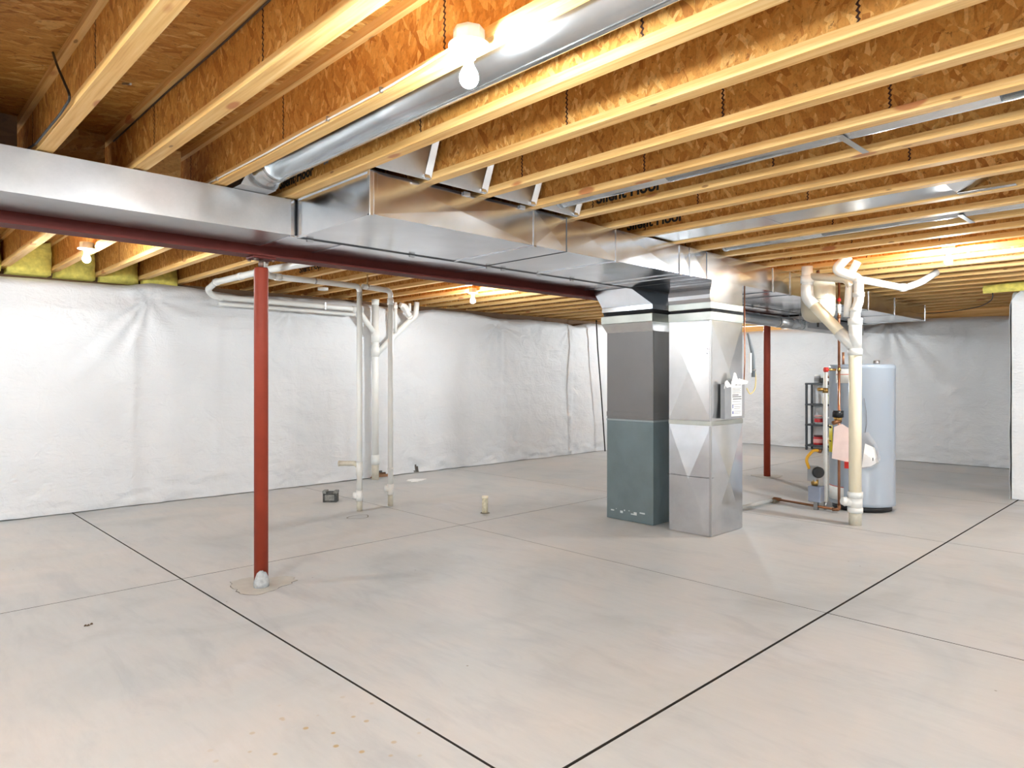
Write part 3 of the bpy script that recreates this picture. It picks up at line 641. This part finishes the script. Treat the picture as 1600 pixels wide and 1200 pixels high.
# ================================================================== LAMPS
LL = {0: 'bare lit bulb in a white porcelain holder hanging beside the big round pipe', 1: 'bare lit bulb under the joists beyond the maroon beam, near the yellow insulation',
      2: 'bare lit bulb over the far floor, beyond the two white waste pipes', 3: 'bare lit bulb under the joists near the jutting white wall',
      4: 'added bare fill bulb behind the open floor, over the rear bay', 5: 'added bare fill bulb in the rear corner beyond the beam', 6: 'added bare fill bulb over the near bay, away from the ducts',
      7: 'added bare fill bulb over the near bay past the water heater', 8: 'added bare fill bulb near the far wall behind the drop ducts', 9: 'added bare fill bulb in the rear near corner'}
for i, (x, y, zb, seen) in enumerate(LAMPS):
    t = thing('ceiling_lamp', LL[i], 'lamp')
    zp = zb+.10
    if i == 1: zp = zb+.085
    MB().lathe([(.050, 0), (.050, .048), (.047, .05)], (x, y, zp+.002), 8).build('junction_box', jbox_m, t, .002)
    MB().box(x+.02, y-.02, zp+.03, x+.049, y+.02, zp+.05).build('bracket', jbox_m, t)
    MB().lathe([(.020, -.040), (.021, -.02), (.026, -.012), (.050, -.008), (.063, -.004), (.066, .0), (.063, .003)], (x, y, zp), 32).build('lamp_holder', porc_m, t)
    MB().lathe([(.0135, -.04), (.0135, -.052), (.012, -.058)], (x, y, zp), 16).build('screw_base', porc_m, t)
    pr = [(.013, .046), (.016, .036), (.022, .026), (.028, .014), (.030, 0), (.028, -.012), (.022, -.022), (.012, -.029), (.002, -.031)]
    MB().lathe(pr[::-1], (x, y, zb), 20).build('bulb', mat_emit('lit_bulb', BULB_COL, BULB*seen), t)

# ================================================================== CABLES ON THE JOISTS
def cable(name, pts, r, m, label, fil=.1):
    return MB().tube(fillet(pts, fil), r, 8).build(name, m, label=label, cat='cable')
xw = JX(2)-.0635-.007
cable('lamp_cable', [(xw, 4.3, 2.437), (xw, 3.8, 2.435), (xw-.002, 3.2, 2.428), (xw, 2.785, 2.433), (xw, 2.184, 2.429), (xw, 1.9, 2.44), (1.41, 1.70, 2.43)], .0045, cable_m, 'thin white cable stapled along the joist to the porcelain lamp holder')
for y in (3.8, 2.6, 2.2): MB().box(xw-.006, y-.004, 2.424, xw+.0065, y+.004, 2.444).build('staple', galv_soft, bpy.data.objects['lamp_cable'])
xt = JX(1)-.0365-.006
cable('dark_cable', [(xt, 4.3, 2.672), (xt, 3.4, 2.678), (xt, 2.8, 2.670), (xt, 2.0, 2.679), (xt, .5, 2.675)], .004, plain('brown_cable', srgb(70, 58, 48), .5), 'dark cable running along the upper edge of a joist web')
cable('black_wire', [(.615, 3.42, 2.719), (.60, 3.25, 2.60), (.612, 3.08, 2.43), (.617, 3.3, 2.427), (.616, 3.8, 2.43), (.60, 4.3, 2.47)], .005, bcab_m, 'bent black wire hanging from the subfloor over a joist', .05)
cable('drooping_cable', [(9.6, 1.9, 2.41), (10.0, 1.95, 2.37), (10.7, 2.1, 2.36), (11.4, 2.4, 2.34), (11.8, 3.0, 2.33), (11.7, 3.4, 2.35), (11.7, 3.7, 2.41)], .006, bcab_m, 'thin black cable drooping below the joists near the jutting white wall', .3)
MB().tube([(.9, 3.5, 2.7), (.9, 3.38, 2.66)], .005, 8).build('nail', galv_soft, label='bright nail poking down between the first joists', cat='nail')

# ================================================================== WASTE PIPES
def sl(t, a, b, r, m=pvc_m, name='coupling'): return sleeve(a, b, r).build(name, m, t)
AX, AY = 3.74, 6.12; BX = 4.123; rp = .028
wp = thing('waste_pipe', 'white plastic waste pipe standing on the floor, with the side stub, first of the pair', 'pipe')
MB().tube([(AX, AY, 0), (AX, AY, .11)], rp+.001, 16).build('stub_in_floor', pvc_g, wp)
MB().tube([(AX, AY, .11), (AX, AY, 2.24)], rp, 16).build('riser', pvc_m, wp)
sl(wp, (AX, AY, .10), (AX, AY, .21), rp+.007); sl(wp, (AX, AY, .36), (AX, AY, .50), rp+.007)
MB().tube([(AX, AY, .155), (AX-.045, AY+.045, .155)], .034, 16).lathe([(.012, 0), (.012, .012)], (0, 0, 0), 8, Matrix.Translation((AX-.045, AY+.045, .155)) @ Matrix.Rotation(R(90), 4, 'Y')).build('cleanout_plug', pvc_m, wp)
MB().tube(fillet([(AX, AY, .44), (AX-.03, AY+.03, .483), (AX-.155, AY+.14, .483)], .02), [rp-.002]*9, 16).build('side_stub', pvc_g, wp)
sl(wp, (AX-.15, AY+.135, .483), (AX-.158, AY+.143, .483), rp+.002, pvc_g, 'stub_rim')
MB().tube(fillet([(2.83, 6.12, 2.292), (3.3, 6.12, 2.292), (AX, AY, 2.285), (AX, AY, 2.16)], .055), rp, 16).build('overhead_arm', pvc_m, wp)
sl(wp, (2.84, 6.12, 2.292), (2.90, 6.12, 2.292), rp+.006); sl(wp, (3.24, 6.12, 2.292), (3.255, 6.12, 2.292), rp+.003, galv_soft, 'strap')
MB().tube(fillet([(2.84, 6.12, 2.292), (2.77, 6.12, 2.30), (2.72, 6.09, 2.36), (2.70, 6.0, 2.415)], .03), rp+.002, 16).build('elbow', pvc_m, wp)
wq = thing('waste_pipe', 'white plastic waste pipe standing on the floor, without a side stub, second of the pair', 'pipe')
MB().tube([(BX, AY+.013, 0), (BX, AY+.013, .13)], rp+.001, 16).build('stub_in_floor', pvc_g, wq)
MB().tube([(BX, AY+.013, .13), (BX, AY+.013, 2.2)], rp, 16).build('riser', pvc_g if 0 else pvc_m, wq)
sl(wq, (BX, AY+.013, .12), (BX, AY+.013, .23), rp+.007); sl(wq, (BX, AY+.013, .38), (BX, AY+.013, .40), rp+.005)
MB().tube([(BX, AY+.013, .18), (BX-.045, AY+.055, .18)], .034, 16).build('cleanout_plug', pvc_m, wq)
MB().tube(fillet([(AX+.034, AY, 2.288), (BX, AY+.013, 2.278), (BX, AY+.013, 2.15)], .055), rp, 16).build('overhead_arm', pvc_m, wq)
sl(wq, (BX, AY+.013, 2.13), (BX, AY+.013, 2.19), rp+.006)
MB().box(3.83, 6.11, 2.28, 3.836, 6.13, 2.419).tube([(3.825, AY, 2.29), (3.841, AY, 2.29)], rp+.004, 16).build('hanger', galv_m, wq)
# vent line above going to the wall then along it
vl = thing('vent_line', 'white plastic pipe run under the joists then along the top of the white wall', 'pipe')
MB().tube(fillet([(3.05, 5.2, 2.385), (2.87, 6.3, 2.385), (2.84, 7.55, 2.385), (2.85, 7.82, 2.33), (2.93, 7.86, 2.265), (3.4, 7.875, 2.262), (4.66, 7.875, 2.255), (4.74, 7.875, 2.25)], .07), .033, 16).build('pipe_run', pvc_m, vl)
MB().tube([(3.0, 7.88, 2.19), (4.74, 7.88, 2.18)], .020, 14).build('lower_run', pvc_m, vl)
for a, b in (((2.858, 6.9, 2.385), (2.853, 6.96, 2.385)), ((2.84, 7.50, 2.385), (2.84, 7.56, 2.385)), ((2.98, 7.868, 2.264), (3.04, 7.87, 2.264)), ((4.70, 7.875, 2.253), (4.76, 7.875, 2.25))): sl(vl, a, b, .039)
for x in (3.5, 4.3): MB().box(x-.008, 7.835, 2.215, x+.008, 7.84, 2.30).build('strap', galv_soft, vl)
# stack at the wall
sk = thing('soil_stack', 'tall white soil stack against the white wall, with angled branches near its top', 'pipe')
sx, sy = 5.045, 7.86
MB().tube([(sx, sy, 0), (sx, sy, .22)], .047, 18).build('stub_in_floor', pvc_g, sk)
MB().tube([(sx, sy, .2), (sx, sy, 2.36)], .045, 18).build('riser', pvc_m, sk)
for a, b, r in ((.2, .33, .055), (1.64, 1.80, .056), (1.83, 1.99, .056), (2.33, 2.40, .05)): sl(sk, (sx, sy, a), (sx, sy, b), r)
MB().tube(fillet([(4.79, 7.875, 2.235), (4.81, 7.87, 2.22), (5.03, 7.86, 1.95)], .05), .036, 16).build('branch', pvc_m, sk)
MB().tube(fillet([(sx+.02, sy-.005, 1.68), (5.55, 7.84, 2.12), (5.68, 7.83, 2.21), (5.70, 7.83, 2.41)], .08), .038, 16).build('branch', pvc_m, sk)
MB().tube([(5.34, 7.82, 1.96), (5.34, 7.82, 2.38)], .022, 14).build('side_riser', pvc_m, sk)
MB().tube(fillet([(5.60, 7.82, 2.19), (5.52, 7.80, 2.26), (5.50, 7.8, 2.33), (5.40, 7.8, 2.35)], .04), .036, 14).build('trap_bend', pvc_m, sk)
sl(sk, (5.55, 7.81, 2.215), (5.59, 7.82, 2.19), .044); sl(sk, (5.44, 7.8, 2.30), (5.49, 7.8, 2.34), .046); sl(sk, (5.34, 7.82, 2.30), (5.34, 7.82, 2.35), .03)
MB().tube([(5.56, 7.8, 2.27), (5.56, 7.8, 2.38)], .02, 10).build('side_riser', pvc_m, sk)
# hanging black pipe
MB().tube([(9.70, 7.87, 2.40), (9.74, 7.87, 1.9), (9.85, 7.87, 1.0), (9.955, 7.87, .012)], .012, 10).build('black_pipe', bcab_m, label='thin black pipe leaning against the white wall beside the grey drop duct', cat='pipe')

# ================================================================== WATER HEATER GROUP
D_ = (.694, .72)     # level direction used only to lay out this corner of the room
wx, wy, wr_ = 7.573, 2.617, .309
wh = thing('water_heater', 'tall blue-grey cylindrical water heater with labels on its shell', 'water heater')
MB().lathe([(wr_, .06), (wr_+.003, .065), (wr_+.003, .10), (wr_, .105), (wr_, 1.44), (wr_+.003, 1.445), (wr_+.003, 1.475), (wr_-.01, 1.49), (.02, 1.50)], (wx, wy, 0), 64).build('tank_shell', blue_m, wh)
MB().lathe([(wr_-.05, 0), (wr_-.03, .005), (wr_-.03, .062)], (wx, wy, 0), 48).build('base_ring', blk_m, wh)
def curved(a0, a1, z0, z1, m, name, rr=.0015, n=8, par=wh):
    v = []; f = []
    for k in range(n+1):
        a = a0+(a1-a0)*k/n
        for r, z in ((wr_+rr-.001, z0), (wr_+rr+.001, z0), (wr_+rr+.001, z1), (wr_+rr-.001, z1)): v.append((wx+r*math.cos(a), wy+r*math.sin(a), z))
    for k in range(n):
        for q in range(4): f.append((k*4+q, k*4+4+q, k*4+4+(q+1) % 4, k*4+(q+1) % 4))
    return MB().add(v, f, True).build(name, m, par)
def ang(px):   # bearing on the shell seen under a given bearing from the room's origin
    s = (px-1346.5)/46.5; return math.atan2(wy, wx)+PI+math.asin(max(-1, min(1, s)))
a_ = lambda px: ang(px)
curved(a_(1311), a_(1330), 1.30, 1.47, white_m, 'label_sheet'); curved(a_(1312), a_(1330), 1.385, 1.392, ora_m, 'label_line', .003)
curved(a_(1300.4), a_(1306), .58, .86, yel_m, 'yellow_label', .0015); curved(a_(1301.5), a_(1304.6), .69, .70, ink_m, 'label_line', .003); curved(a_(1301), a_(1305), .83, .85, ink_m, 'label_line', .003)
curved(a_(1301), a_(1322), .10, .235, white_m, 'label_sheet'); curved(a_(1301), a_(1322), .235, .242, redp_m, 'label_line', .002)
MB().lathe([(.03, 1.49), (.03, 1.53)], (wx-.05, wy-.16, 0), 12).build('anode_cap', galv_soft, wh)
MB().tube([(wx-.12, wy+.14, 1.49), (wx-.12, wy+.14, 1.62)], .012, 10).build('nipple', cop_m, wh)
# vent stack of drain in front of the heater
vs = thing('drain_stack', 'cream plastic stack standing before the water heater, white wye and elbows at its top', 'pipe')
vx, vy = 6.665, 2.36
MB().tube([(vx, vy, 0), (vx, vy, .13)], .055, 22).build('stub_in_floor', pvc_g, vs)
MB().tube([(vx, vy, .12), (vx, vy, 1.62)], .054, 22).build('riser', pvc_c, vs)
MB().tube([(vx, vy, .115), (vx, vy, .16)], .066, 24).tube([(vx, vy, .16), (vx, vy, .25)], .061, 24).tube([(vx, vy, .25), (vx, vy, .305)], .066, 24).build('cleanout_tee', pvc_m, vs)
MB().tube([(vx, vy, .20), (vx-.06, vy+.065, .215)], .04, 16).tube([(vx-.06, vy+.065, .215), (vx-.085, vy+.09, .222)], [.046, .03], 16).build('cleanout_plug', pvc_m, vs)
MB().tube([(vx, vy, 1.56), (vx, vy, 1.62)], .062, 22).tube([(vx, vy, 1.62), (vx, vy, 1.86)], .056, 22).tube([(vx, vy, 1.84), (vx, vy, 1.90)], .062, 22).tube([(vx, vy+.0, 1.63), (vx, vy+.14, 1.78)], .056, 22).build('wye', pvc_m, vs)
MB().tube([(vx, vy+.10, 1.74), (vx, vy+.42, 2.10)], .052, 22).build('diagonal', pvc_c, vs)
MB().tube(fillet([(vx, vy+.37, 2.05), (vx, vy+.44, 2.13), (vx, vy+.44, 2.25)], .09), .058, 22).build('elbow', pvc_m, vs)
MB().tube([(vx, vy+.44, 2.2), (vx, vy+.44, 2.43)], .052, 22).build('upper_riser', pvc_m, vs)
sl(vs, (vx, vy+.44, 2.27), (vx, vy+.44, 2.34), .061)
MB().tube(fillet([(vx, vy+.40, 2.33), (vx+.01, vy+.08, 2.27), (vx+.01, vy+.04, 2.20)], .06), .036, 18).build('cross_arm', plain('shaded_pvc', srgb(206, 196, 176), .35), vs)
MB().tube(fillet([(vx, vy, 1.86), (vx, vy, 1.98), (vx+.03, vy-.02, 2.05), (vx+.03, vy-.02, 2.27), (vx-.01, vy+.06, 2.31), (vx-.06, vy+.16, 2.36), (vx-.02, vy+.05, 2.48)], .06), .043, 20).build('main_bend', pvc_m, vs)
for a, b in (((vx+.03, vy-.02, 2.10), (vx+.03, vy-.02, 2.14)), ((vx+.0, vy-.0, 1.96), (vx+.004, vy-.002, 1.99)), ((vx+.03, vy-.02, 2.23), (vx+.028, vy-.015, 2.27))): sl(vs, a, b, .050)
MB().tube(fillet([(vx+.02, vy+.08, 1.92), (vx+.02, vy+.07, 2.05), (vx+.02, vy+.06, 2.22)], .06), .032, 16).build('side_riser', pvc_m, vs)
MB().tube(fillet([(vx+.03, vy-.03, 2.26), (7.45, 2.18, 2.235), (7.55, 2.06, 2.29), (7.75, 1.98, 2.40)], .06), .033, 18).build('long_arm', pvc_m, vs)
sl(vs, (7.40, 2.19, 2.237), (7.45, 2.17, 2.24), .040); MB().tube([(vx+.02, vy+.04, 2.33), (vx+.0, vy-.02, 2.42)], .034, 16).build('upper_stub', pvc_m, vs)
# pressure tank
pt = thing('pressure_tank', 'beige pressure tank with a domed bottom hung under the joists above the heater', 'tank')
tx, ty = 6.92, 2.80
MB().lathe([(.01, 1.90), (.07, 1.905), (.12, 1.93), (.15, 1.975), (.158, 2.02), (.158, 2.26), (.148, 2.31), (.11, 2.345), (.03, 2.355)], (tx, ty, 0), 40).build('tank_shell', beige_m, pt)
MB().lathe([(.1595, 2.12), (.1595, 2.14)], (tx, ty, 0), 40).build('seam_band', beige_m, pt)
MB().lathe([(.01, 1.86), (.012, 1.905)], (tx, ty, 0), 10).build('air_valve', blk_m, pt)
MB().lathe([(.016, 2.35), (.016, 2.42)], (tx, ty, 0), 12).build('hanger_rod', cop_m, pt)
MB().box(tx-.16, ty-.012, 2.352, tx+.16, ty+.012, 2.358).build('hanger_strap', copd_m, pt)
# copper lines
hw = thing('copper_line', 'copper water pipe dropping past the heater to the floor', 'pipe')
qx, qy = 7.13, 2.678
MB().tube([(qx, qy, 2.418), (qx, qy, 1.48)], .012, 12).build('upper_run', cop_m, hw)
MB().tube([(qx, qy, 1.48), (qx, qy, .06)], .013, 12).build('lower_run', cop_m, hw)
MB().tube(fillet([(qx, qy, .08), (qx, qy, .035), (qx-.04, qy+.05, .035)], .03), .017, 12).build('elbow', copd_m, hw)
MB().tube([(qx-.02, qy+.03, .035), (7.23, 3.36, .040)], .013, 12).build('floor_run', copd_m, hw)
MB().tube(fillet([(7.23, 3.32, .040), (7.235, 3.40, .042), (7.235, 3.40, .02)], .02), .018, 12).build('elbow', copd_m, hw)
MB().tube([(qx-.03, qy+.02, 1.435), (qx-.10, qy+.085, 1.435)], .013, 10).build('valve_body', brass_m, hw); MB().tube([(qx-.09, qy+.075, 1.435), (qx-.115, qy+.10, 1.435)], .024, 12).build('valve_handle', redp_m, hw)
sl(hw, (qx, qy, 1.42), (qx, qy, 1.455), .018, brass_m, 'fitting')
for z, m in ((2.12, redp_m), (1.95, copd_m)): sl(hw, (qx, qy, z), (qx, qy, z+.03), .018, m, 'fitting')
sl(hw, (qx, qy, 2.0), (qx, qy, 2.09), .019, white_m, 'sleeve')
# relief valve with tag
qx, qy = qx-.066, qy-.026
rv = thing('relief_valve', 'black capped relief valve in front of the heater with a pink tag', 'valve')
MB().tube([(qx-.03, qy-.0, .965), (qx-.028, qy, 1.03)], .052, 20).build('cap', blk_m, rv)
MB().tube([(qx-.03, qy, .925), (qx-.03, qy, .965)], [.03, .045], 14).build('body', brass_m, rv)
MB().tube([(qx-.10, qy+.02, .91), (qx-.02, qy-.02, .93)], .02, 10).build('lever', copd_m, rv)
MB().add([(qx-.09, qy+.035, .56), (qx+.01, qy-.11, .52), (qx-.0, qy-.09, .86), (qx-.03, qy-.04, .90), (qx-.07, qy+.02, .87)], [(0, 1, 2, 3, 4)]).add([(qx-.088, qy+.038, .56), (qx+.012, qy-.107, .52), (qx+.002, qy-.087, .86), (qx-.028, qy-.037, .90), (qx-.068, qy+.023, .87)], [(4, 3, 2, 1, 0)]).build('tag', pink_m, rv)
MB().box(qx-.03, qy-.1, .465, qx+.005, qy-.06, .53).build('tag', redp_m, rv)
# clear document bag on the shell
bg = thing('document_bag', 'clear plastic bag of papers hanging on the front of the water heater', 'bag')
dv = Vector((wx, wy, 0)).normalized(); sd = Vector((dv.y, -dv.x, 0)); c0 = Vector((wx, wy, 0))-dv*(wr_+.012)
def bp(s, z, dpt=0): p = c0+sd*s-dv*dpt; p = p+dv*(s*s*1.7); return (p.x, p.y, z)
pts = [(-.02, .80), (.055, .82), (.12, .72), (.17, .56), (.155, .50), (.08, .46), (-.04, .44), (-.03, .66)]
def slab(pts, th, off):
    n = len(pts); return MB().add([bp(s, z, off) for s, z in pts]+[bp(s, z, off+th) for s, z in pts], [tuple(range(n))[::-1], tuple(range(n, 2*n))]+[(i, (i+1) % n, n+(i+1) % n, n+i) for i in range(n)])
slab([(.03, .70), (.115, .66), (.15, .52), (.08, .475), (.0, .46)], .003, .003).build('papers', paper_m, bg)
slab(pts, .0015, .012).build('bag_sheet', mat_glass('bag_film', (.95, .95, .96, 1), .1), bg)
slab([(.095, .56), (.103, .56), (.103, .53), (.095, .53)], .001, .0065).build('print', ink_m, bg)
MB().tube([bp(.02, 1.15, .004), bp(.04, 1.02, .004), bp(.045, .90, .004), bp(.03, .80, .006)], .003, 6).build('string', inkg_m, bg)
# white flue drop + gas valve group
gx_, gy_ = 7.226, 2.85
gp = thing('white_drop_pipe', 'slim white pipe standing at the edge of the heater, brass elbow near its top', 'pipe')
MB().tube([(gx_, gy_, .08), (gx_, gy_, 1.46)], .021, 14).build('riser', white_m, gp)
sl(gp, (gx_, gy_, 1.20), (gx_, gy_, 1.25), .027, brass_m, 'brass_fitting'); MB().tube([(gx_-.0, gy_, 1.235), (gx_-.06, gy_+.05, 1.235)], .018, 12).build('brass_fitting', brass_m, gp)
MB().tube([(gx_, gy_, 0.0), (gx_, gy_, .09)], .016, 12).build('foot', galv_soft, gp)
gv = thing('gas_valve', 'grey gas control box with a round black dial and yellow hose, low beside the heater', 'valve')
MB().tube(fillet([(gx_-.02, gy_+.05, .60), (gx_-.08, gy_+.09, .61), (gx_-.15, gy_+.14, .52), (gx_-.12, gy_+.115, .42)], .08), .015, 12).build('yellow_hose', hose_m, gv)
sl(gv, (gx_-.01, gy_+.04, .595), (gx_-.035, gy_+.06, .603), .02, copd_m, 'hose_nut')
MB().cbox((gx_-.09, gy_+.09, .37), (.07, .09, .16)).build('body', gbox_m, gv, .008)
M_ = Matrix.Translation((gx_-.11, gy_+.035, .39)) @ Matrix.Rotation(R(225), 4, 'Z') @ Matrix.Rotation(R(90), 4, 'Y')
MB().lathe([(.058, 0), (.058, .03), (.05, .036)], (0, 0, 0), 24, M_).build('dial', blk_m, gv)
MB().lathe([(.03, .25), (.036, .27), (.036, .31)], (gx_-.09, gy_+.07, 0), 12).build('brass_nut', brass_m, gv)
MB().box(gx_-.14, gy_+.0, .085, gx_-.02, gy_+.12, .245).build('burner_box', plain('grey_blue_box', srgb(140, 148, 166), .5), gv, .006)
MB().box(gx_-.10, gy_+.04, .0, gx_-.06, gy_+.08, .09).build('foot', galv_soft, gv)
MB().lathe([(.014, .245), (.014, .30)], (gx_-.08, gy_+.06, 0), 10).build('stem', brass_m, gv)
# white condensate pipe on the floor
cp = thing('condensate_pipe', 'white plastic pipe lying on the floor from the drop duct to the copper elbow', 'pipe')
MB().tube([(5.85, 3.49, .025), (7.18, 3.405, .025)], .019, 12).build('pipe_run', pvc_m, cp)
MB().cbox((7.235, 3.405, .018), (.12, .09, .034)).build('end_fitting', plain('olive_fitting', srgb(128, 124, 108), .6), cp, .008)

# ================================================================== SHELF UNIT AND JARS
sh = thing('shelf_unit', 'dark grey plastic shelf unit against the white wall behind the heater', 'shelf')
hx0, hx1, hy0, hy1 = 13.0, 13.28, 4.82, 5.50
for z in (.10, .49, .87, 1.262): MB().box(hx0, hy0, z-.032, hx1, hy1, z).box(hx0-.004, hy0-.004, z-.034, hx0+.02, hy1+.004, z-.004).build('shelf_board', shelf_m, sh, .004)
for x in (hx0, hx1-.035):
    for y in (hy0, hy1-.035): MB().box(x, y, .0, x+.035, y+.035, 1.228).build('leg', shelf_m, sh, .003)
def jar(x, y, z, r, h, body, lid, label, name='jar', cat='jar', band=None):
    t = thing(name, label, cat)
    MB().lathe([(r*.93, 0), (r, .008), (r, h*.78), (r*.86, h*.86)], (x, y, z+.001), 24).build('body', body, t)
    MB().lathe([(r*.9, h*.85), (r*.92, h*.87), (r*.92, h), (r*.86, h+.004)], (x, y, z+.001), 24).build('lid', lid, t)
    if band: MB().lathe([(r+.001, h*.22), (r+.0015, h*.23), (r+.0015, h*.62), (r+.001, h*.63)], (x, y, z+.001), 24, cap=False).build('band', band, t)
    return t
redj = plain('red_wax', srgb(176, 40, 44), .3); pale = plain('pale_tub', srgb(226, 226, 206), .4); palg = plain('pale_green_lid', srgb(196, 202, 170), .4)
jar(13.10, 5.31, 1.262, .058, .15, gbox_m, white_m, 'pale jar with a white lid on the top shelf', band=inkg_m)
jar(13.08, 5.22, 1.262, .03, .09, blk_m, blk_m, 'small black jar between two others on the top shelf')
jar(13.12, 5.13, 1.262, .05, .14, plain('brown_jar', srgb(110, 84, 70), .3), beige_m, 'brown jar with a beige lid on the top shelf', band=white_m)
jar(13.12, 5.12, .87, .10, .17, pale, palg, 'wide pale tub with a green lid on the second shelf', 'tub', 'tub')
jar(13.10, 5.29, .49, .075, .16, glass_m, plain('pink_lid', srgb(206, 160, 156), .4), 'clear jar of red wax on the third shelf', band=redj)
jar(13.12, 5.06, .49, .07, .13, gbox_m, white_m, 'pale jar beside the red one on the third shelf')
jar(13.10, 5.30, .10, .085, .175, redj, plain('dark_red_lid', srgb(80, 34, 34), .4), 'large red jar with a dark lid on the bottom shelf', band=plain('pink_band', srgb(206, 150, 146), .5))
jar(13.12, 5.06, .10, .07, .17, white_m, plain('cream_lid', srgb(232, 220, 200), .4), 'white jar with a cream label on the bottom shelf', band=plain('peach_band', srgb(226, 190, 150), .5))

# ================================================================== SMALL THINGS ON THE FLOOR
st = thing('stub_pipe', 'short paint-stained plastic pipe stub rising from the open floor', 'pipe')
MB().lathe([(.030, 0), (.030, .155), (.026, .155), (.026, .12)], (4.58, 5.14, 0), 20).build('pipe_body', plain('stained_pvc', srgb(196, 188, 164), .5, 0, .30, 40), st)
MB().lathe([(.034, .150), (.034, .17), (.027, .17)], (4.58, 5.14, 0), 20).build('rim', pvc_c, st)
MB().lathe([(.05, .0005), (.045, .003)], (4.58, 5.14, 0), 14).build('grout_ring', plain('dark_grout', srgb(120, 112, 98), .9), st)
fb_ = thing('form_block', 'small stained black form block set in the floor near the white wall', 'block')
Mb = Matrix.Translation((3.79, 6.79, 0)) @ Matrix.Rotation(R(-44), 4, 'Z')
MB().box(-.075, -.05, 0, .075, .05, .11, Mb).build('block_body', ofoam_m, fb_, .004)
MB().box(-.078, -.053, .095, -.04, .053, .125, Mb).box(.04, -.053, .095, .078, .053, .122, Mb).box(-.05, -.055, .02, .05, -.05, .08, Mb).build('rim', plain('grey_mortar', srgb(130, 130, 126), .9, 0, .4, 30), fb_)
n = 22; v = [(5.38, 7.40, .008)]; f = []
for k in range(n): a = 2*PI*k/n; r = .10+.03*random.uniform(-1, 1); v.append((5.38+r*math.cos(a)*1.3, 7.40+r*math.sin(a), .006+.003*random.random()))
v += [(p[0], p[1], .0005) for p in v[1:]]
for k in range(n): k2 = (k+1) % n; f += [(0, k+1, k2+1), (k+1, k+1+n, k2+1+n, k2+1)]
MB().add(v, f).build('paper_scrap', paper_m, label='flat white paper scrap lying on the floor before the white wall', cat='paper')
cr = MB()
for k in range(20):
    a = 2*PI*k/20; b = 2*PI*(k+1)/20; f1 = lambda a, s: (3.56+s*.11*math.cos(a)*(1+.15*math.sin(3*a)), 5.84+s*.09*math.sin(a), 0.0)
    p, q, p2, q2 = f1(a, 1), f1(b, 1), f1(a, .9), f1(b, .9); cr.add([p2, p, q, q2]+[(0, 0, 0)]*0, [(0, 1, 2, 3)])
cr.v = [(a, b, .002) for a, b, c in cr.v]
cr.build('floor_cap', plain('cap_ring', srgb(120, 112, 100), .9), label='faint ring of a capped drain in the floor near the waste pipes', cat='drain cap')
dbr = thing('debris_chip', 'small dark chips of debris on the near slab', 'debris')
for dx, dy in ((0, 0), (.018, .012), (-.012, .006)): MB().hexa([(.935+dx-.008, 4.3+dy-.006, .0005), (.935+dx+.008, 4.3+dy-.004, .0005), (.935+dx+.006, 4.3+dy+.006, .0005), (.935+dx-.006, 4.3+dy+.005, .0005)], [(.935+dx-.004, 4.3+dy-.003, .008), (.935+dx+.004, 4.3+dy-.002, .009), (.935+dx+.003, 4.3+dy+.003, .008), (.935+dx-.003, 4.3+dy+.003, .007)]).build('chip', debris_m, dbr)
# round white cap and light block up among the far joists
MB().lathe([(.06, 0), (.06, .03), (.02, .034)], (4.0, 7.35, 2.385), 20).build('plastic_disc', white_m, label='round white plastic cap under the joists near the wall', cat='disc')
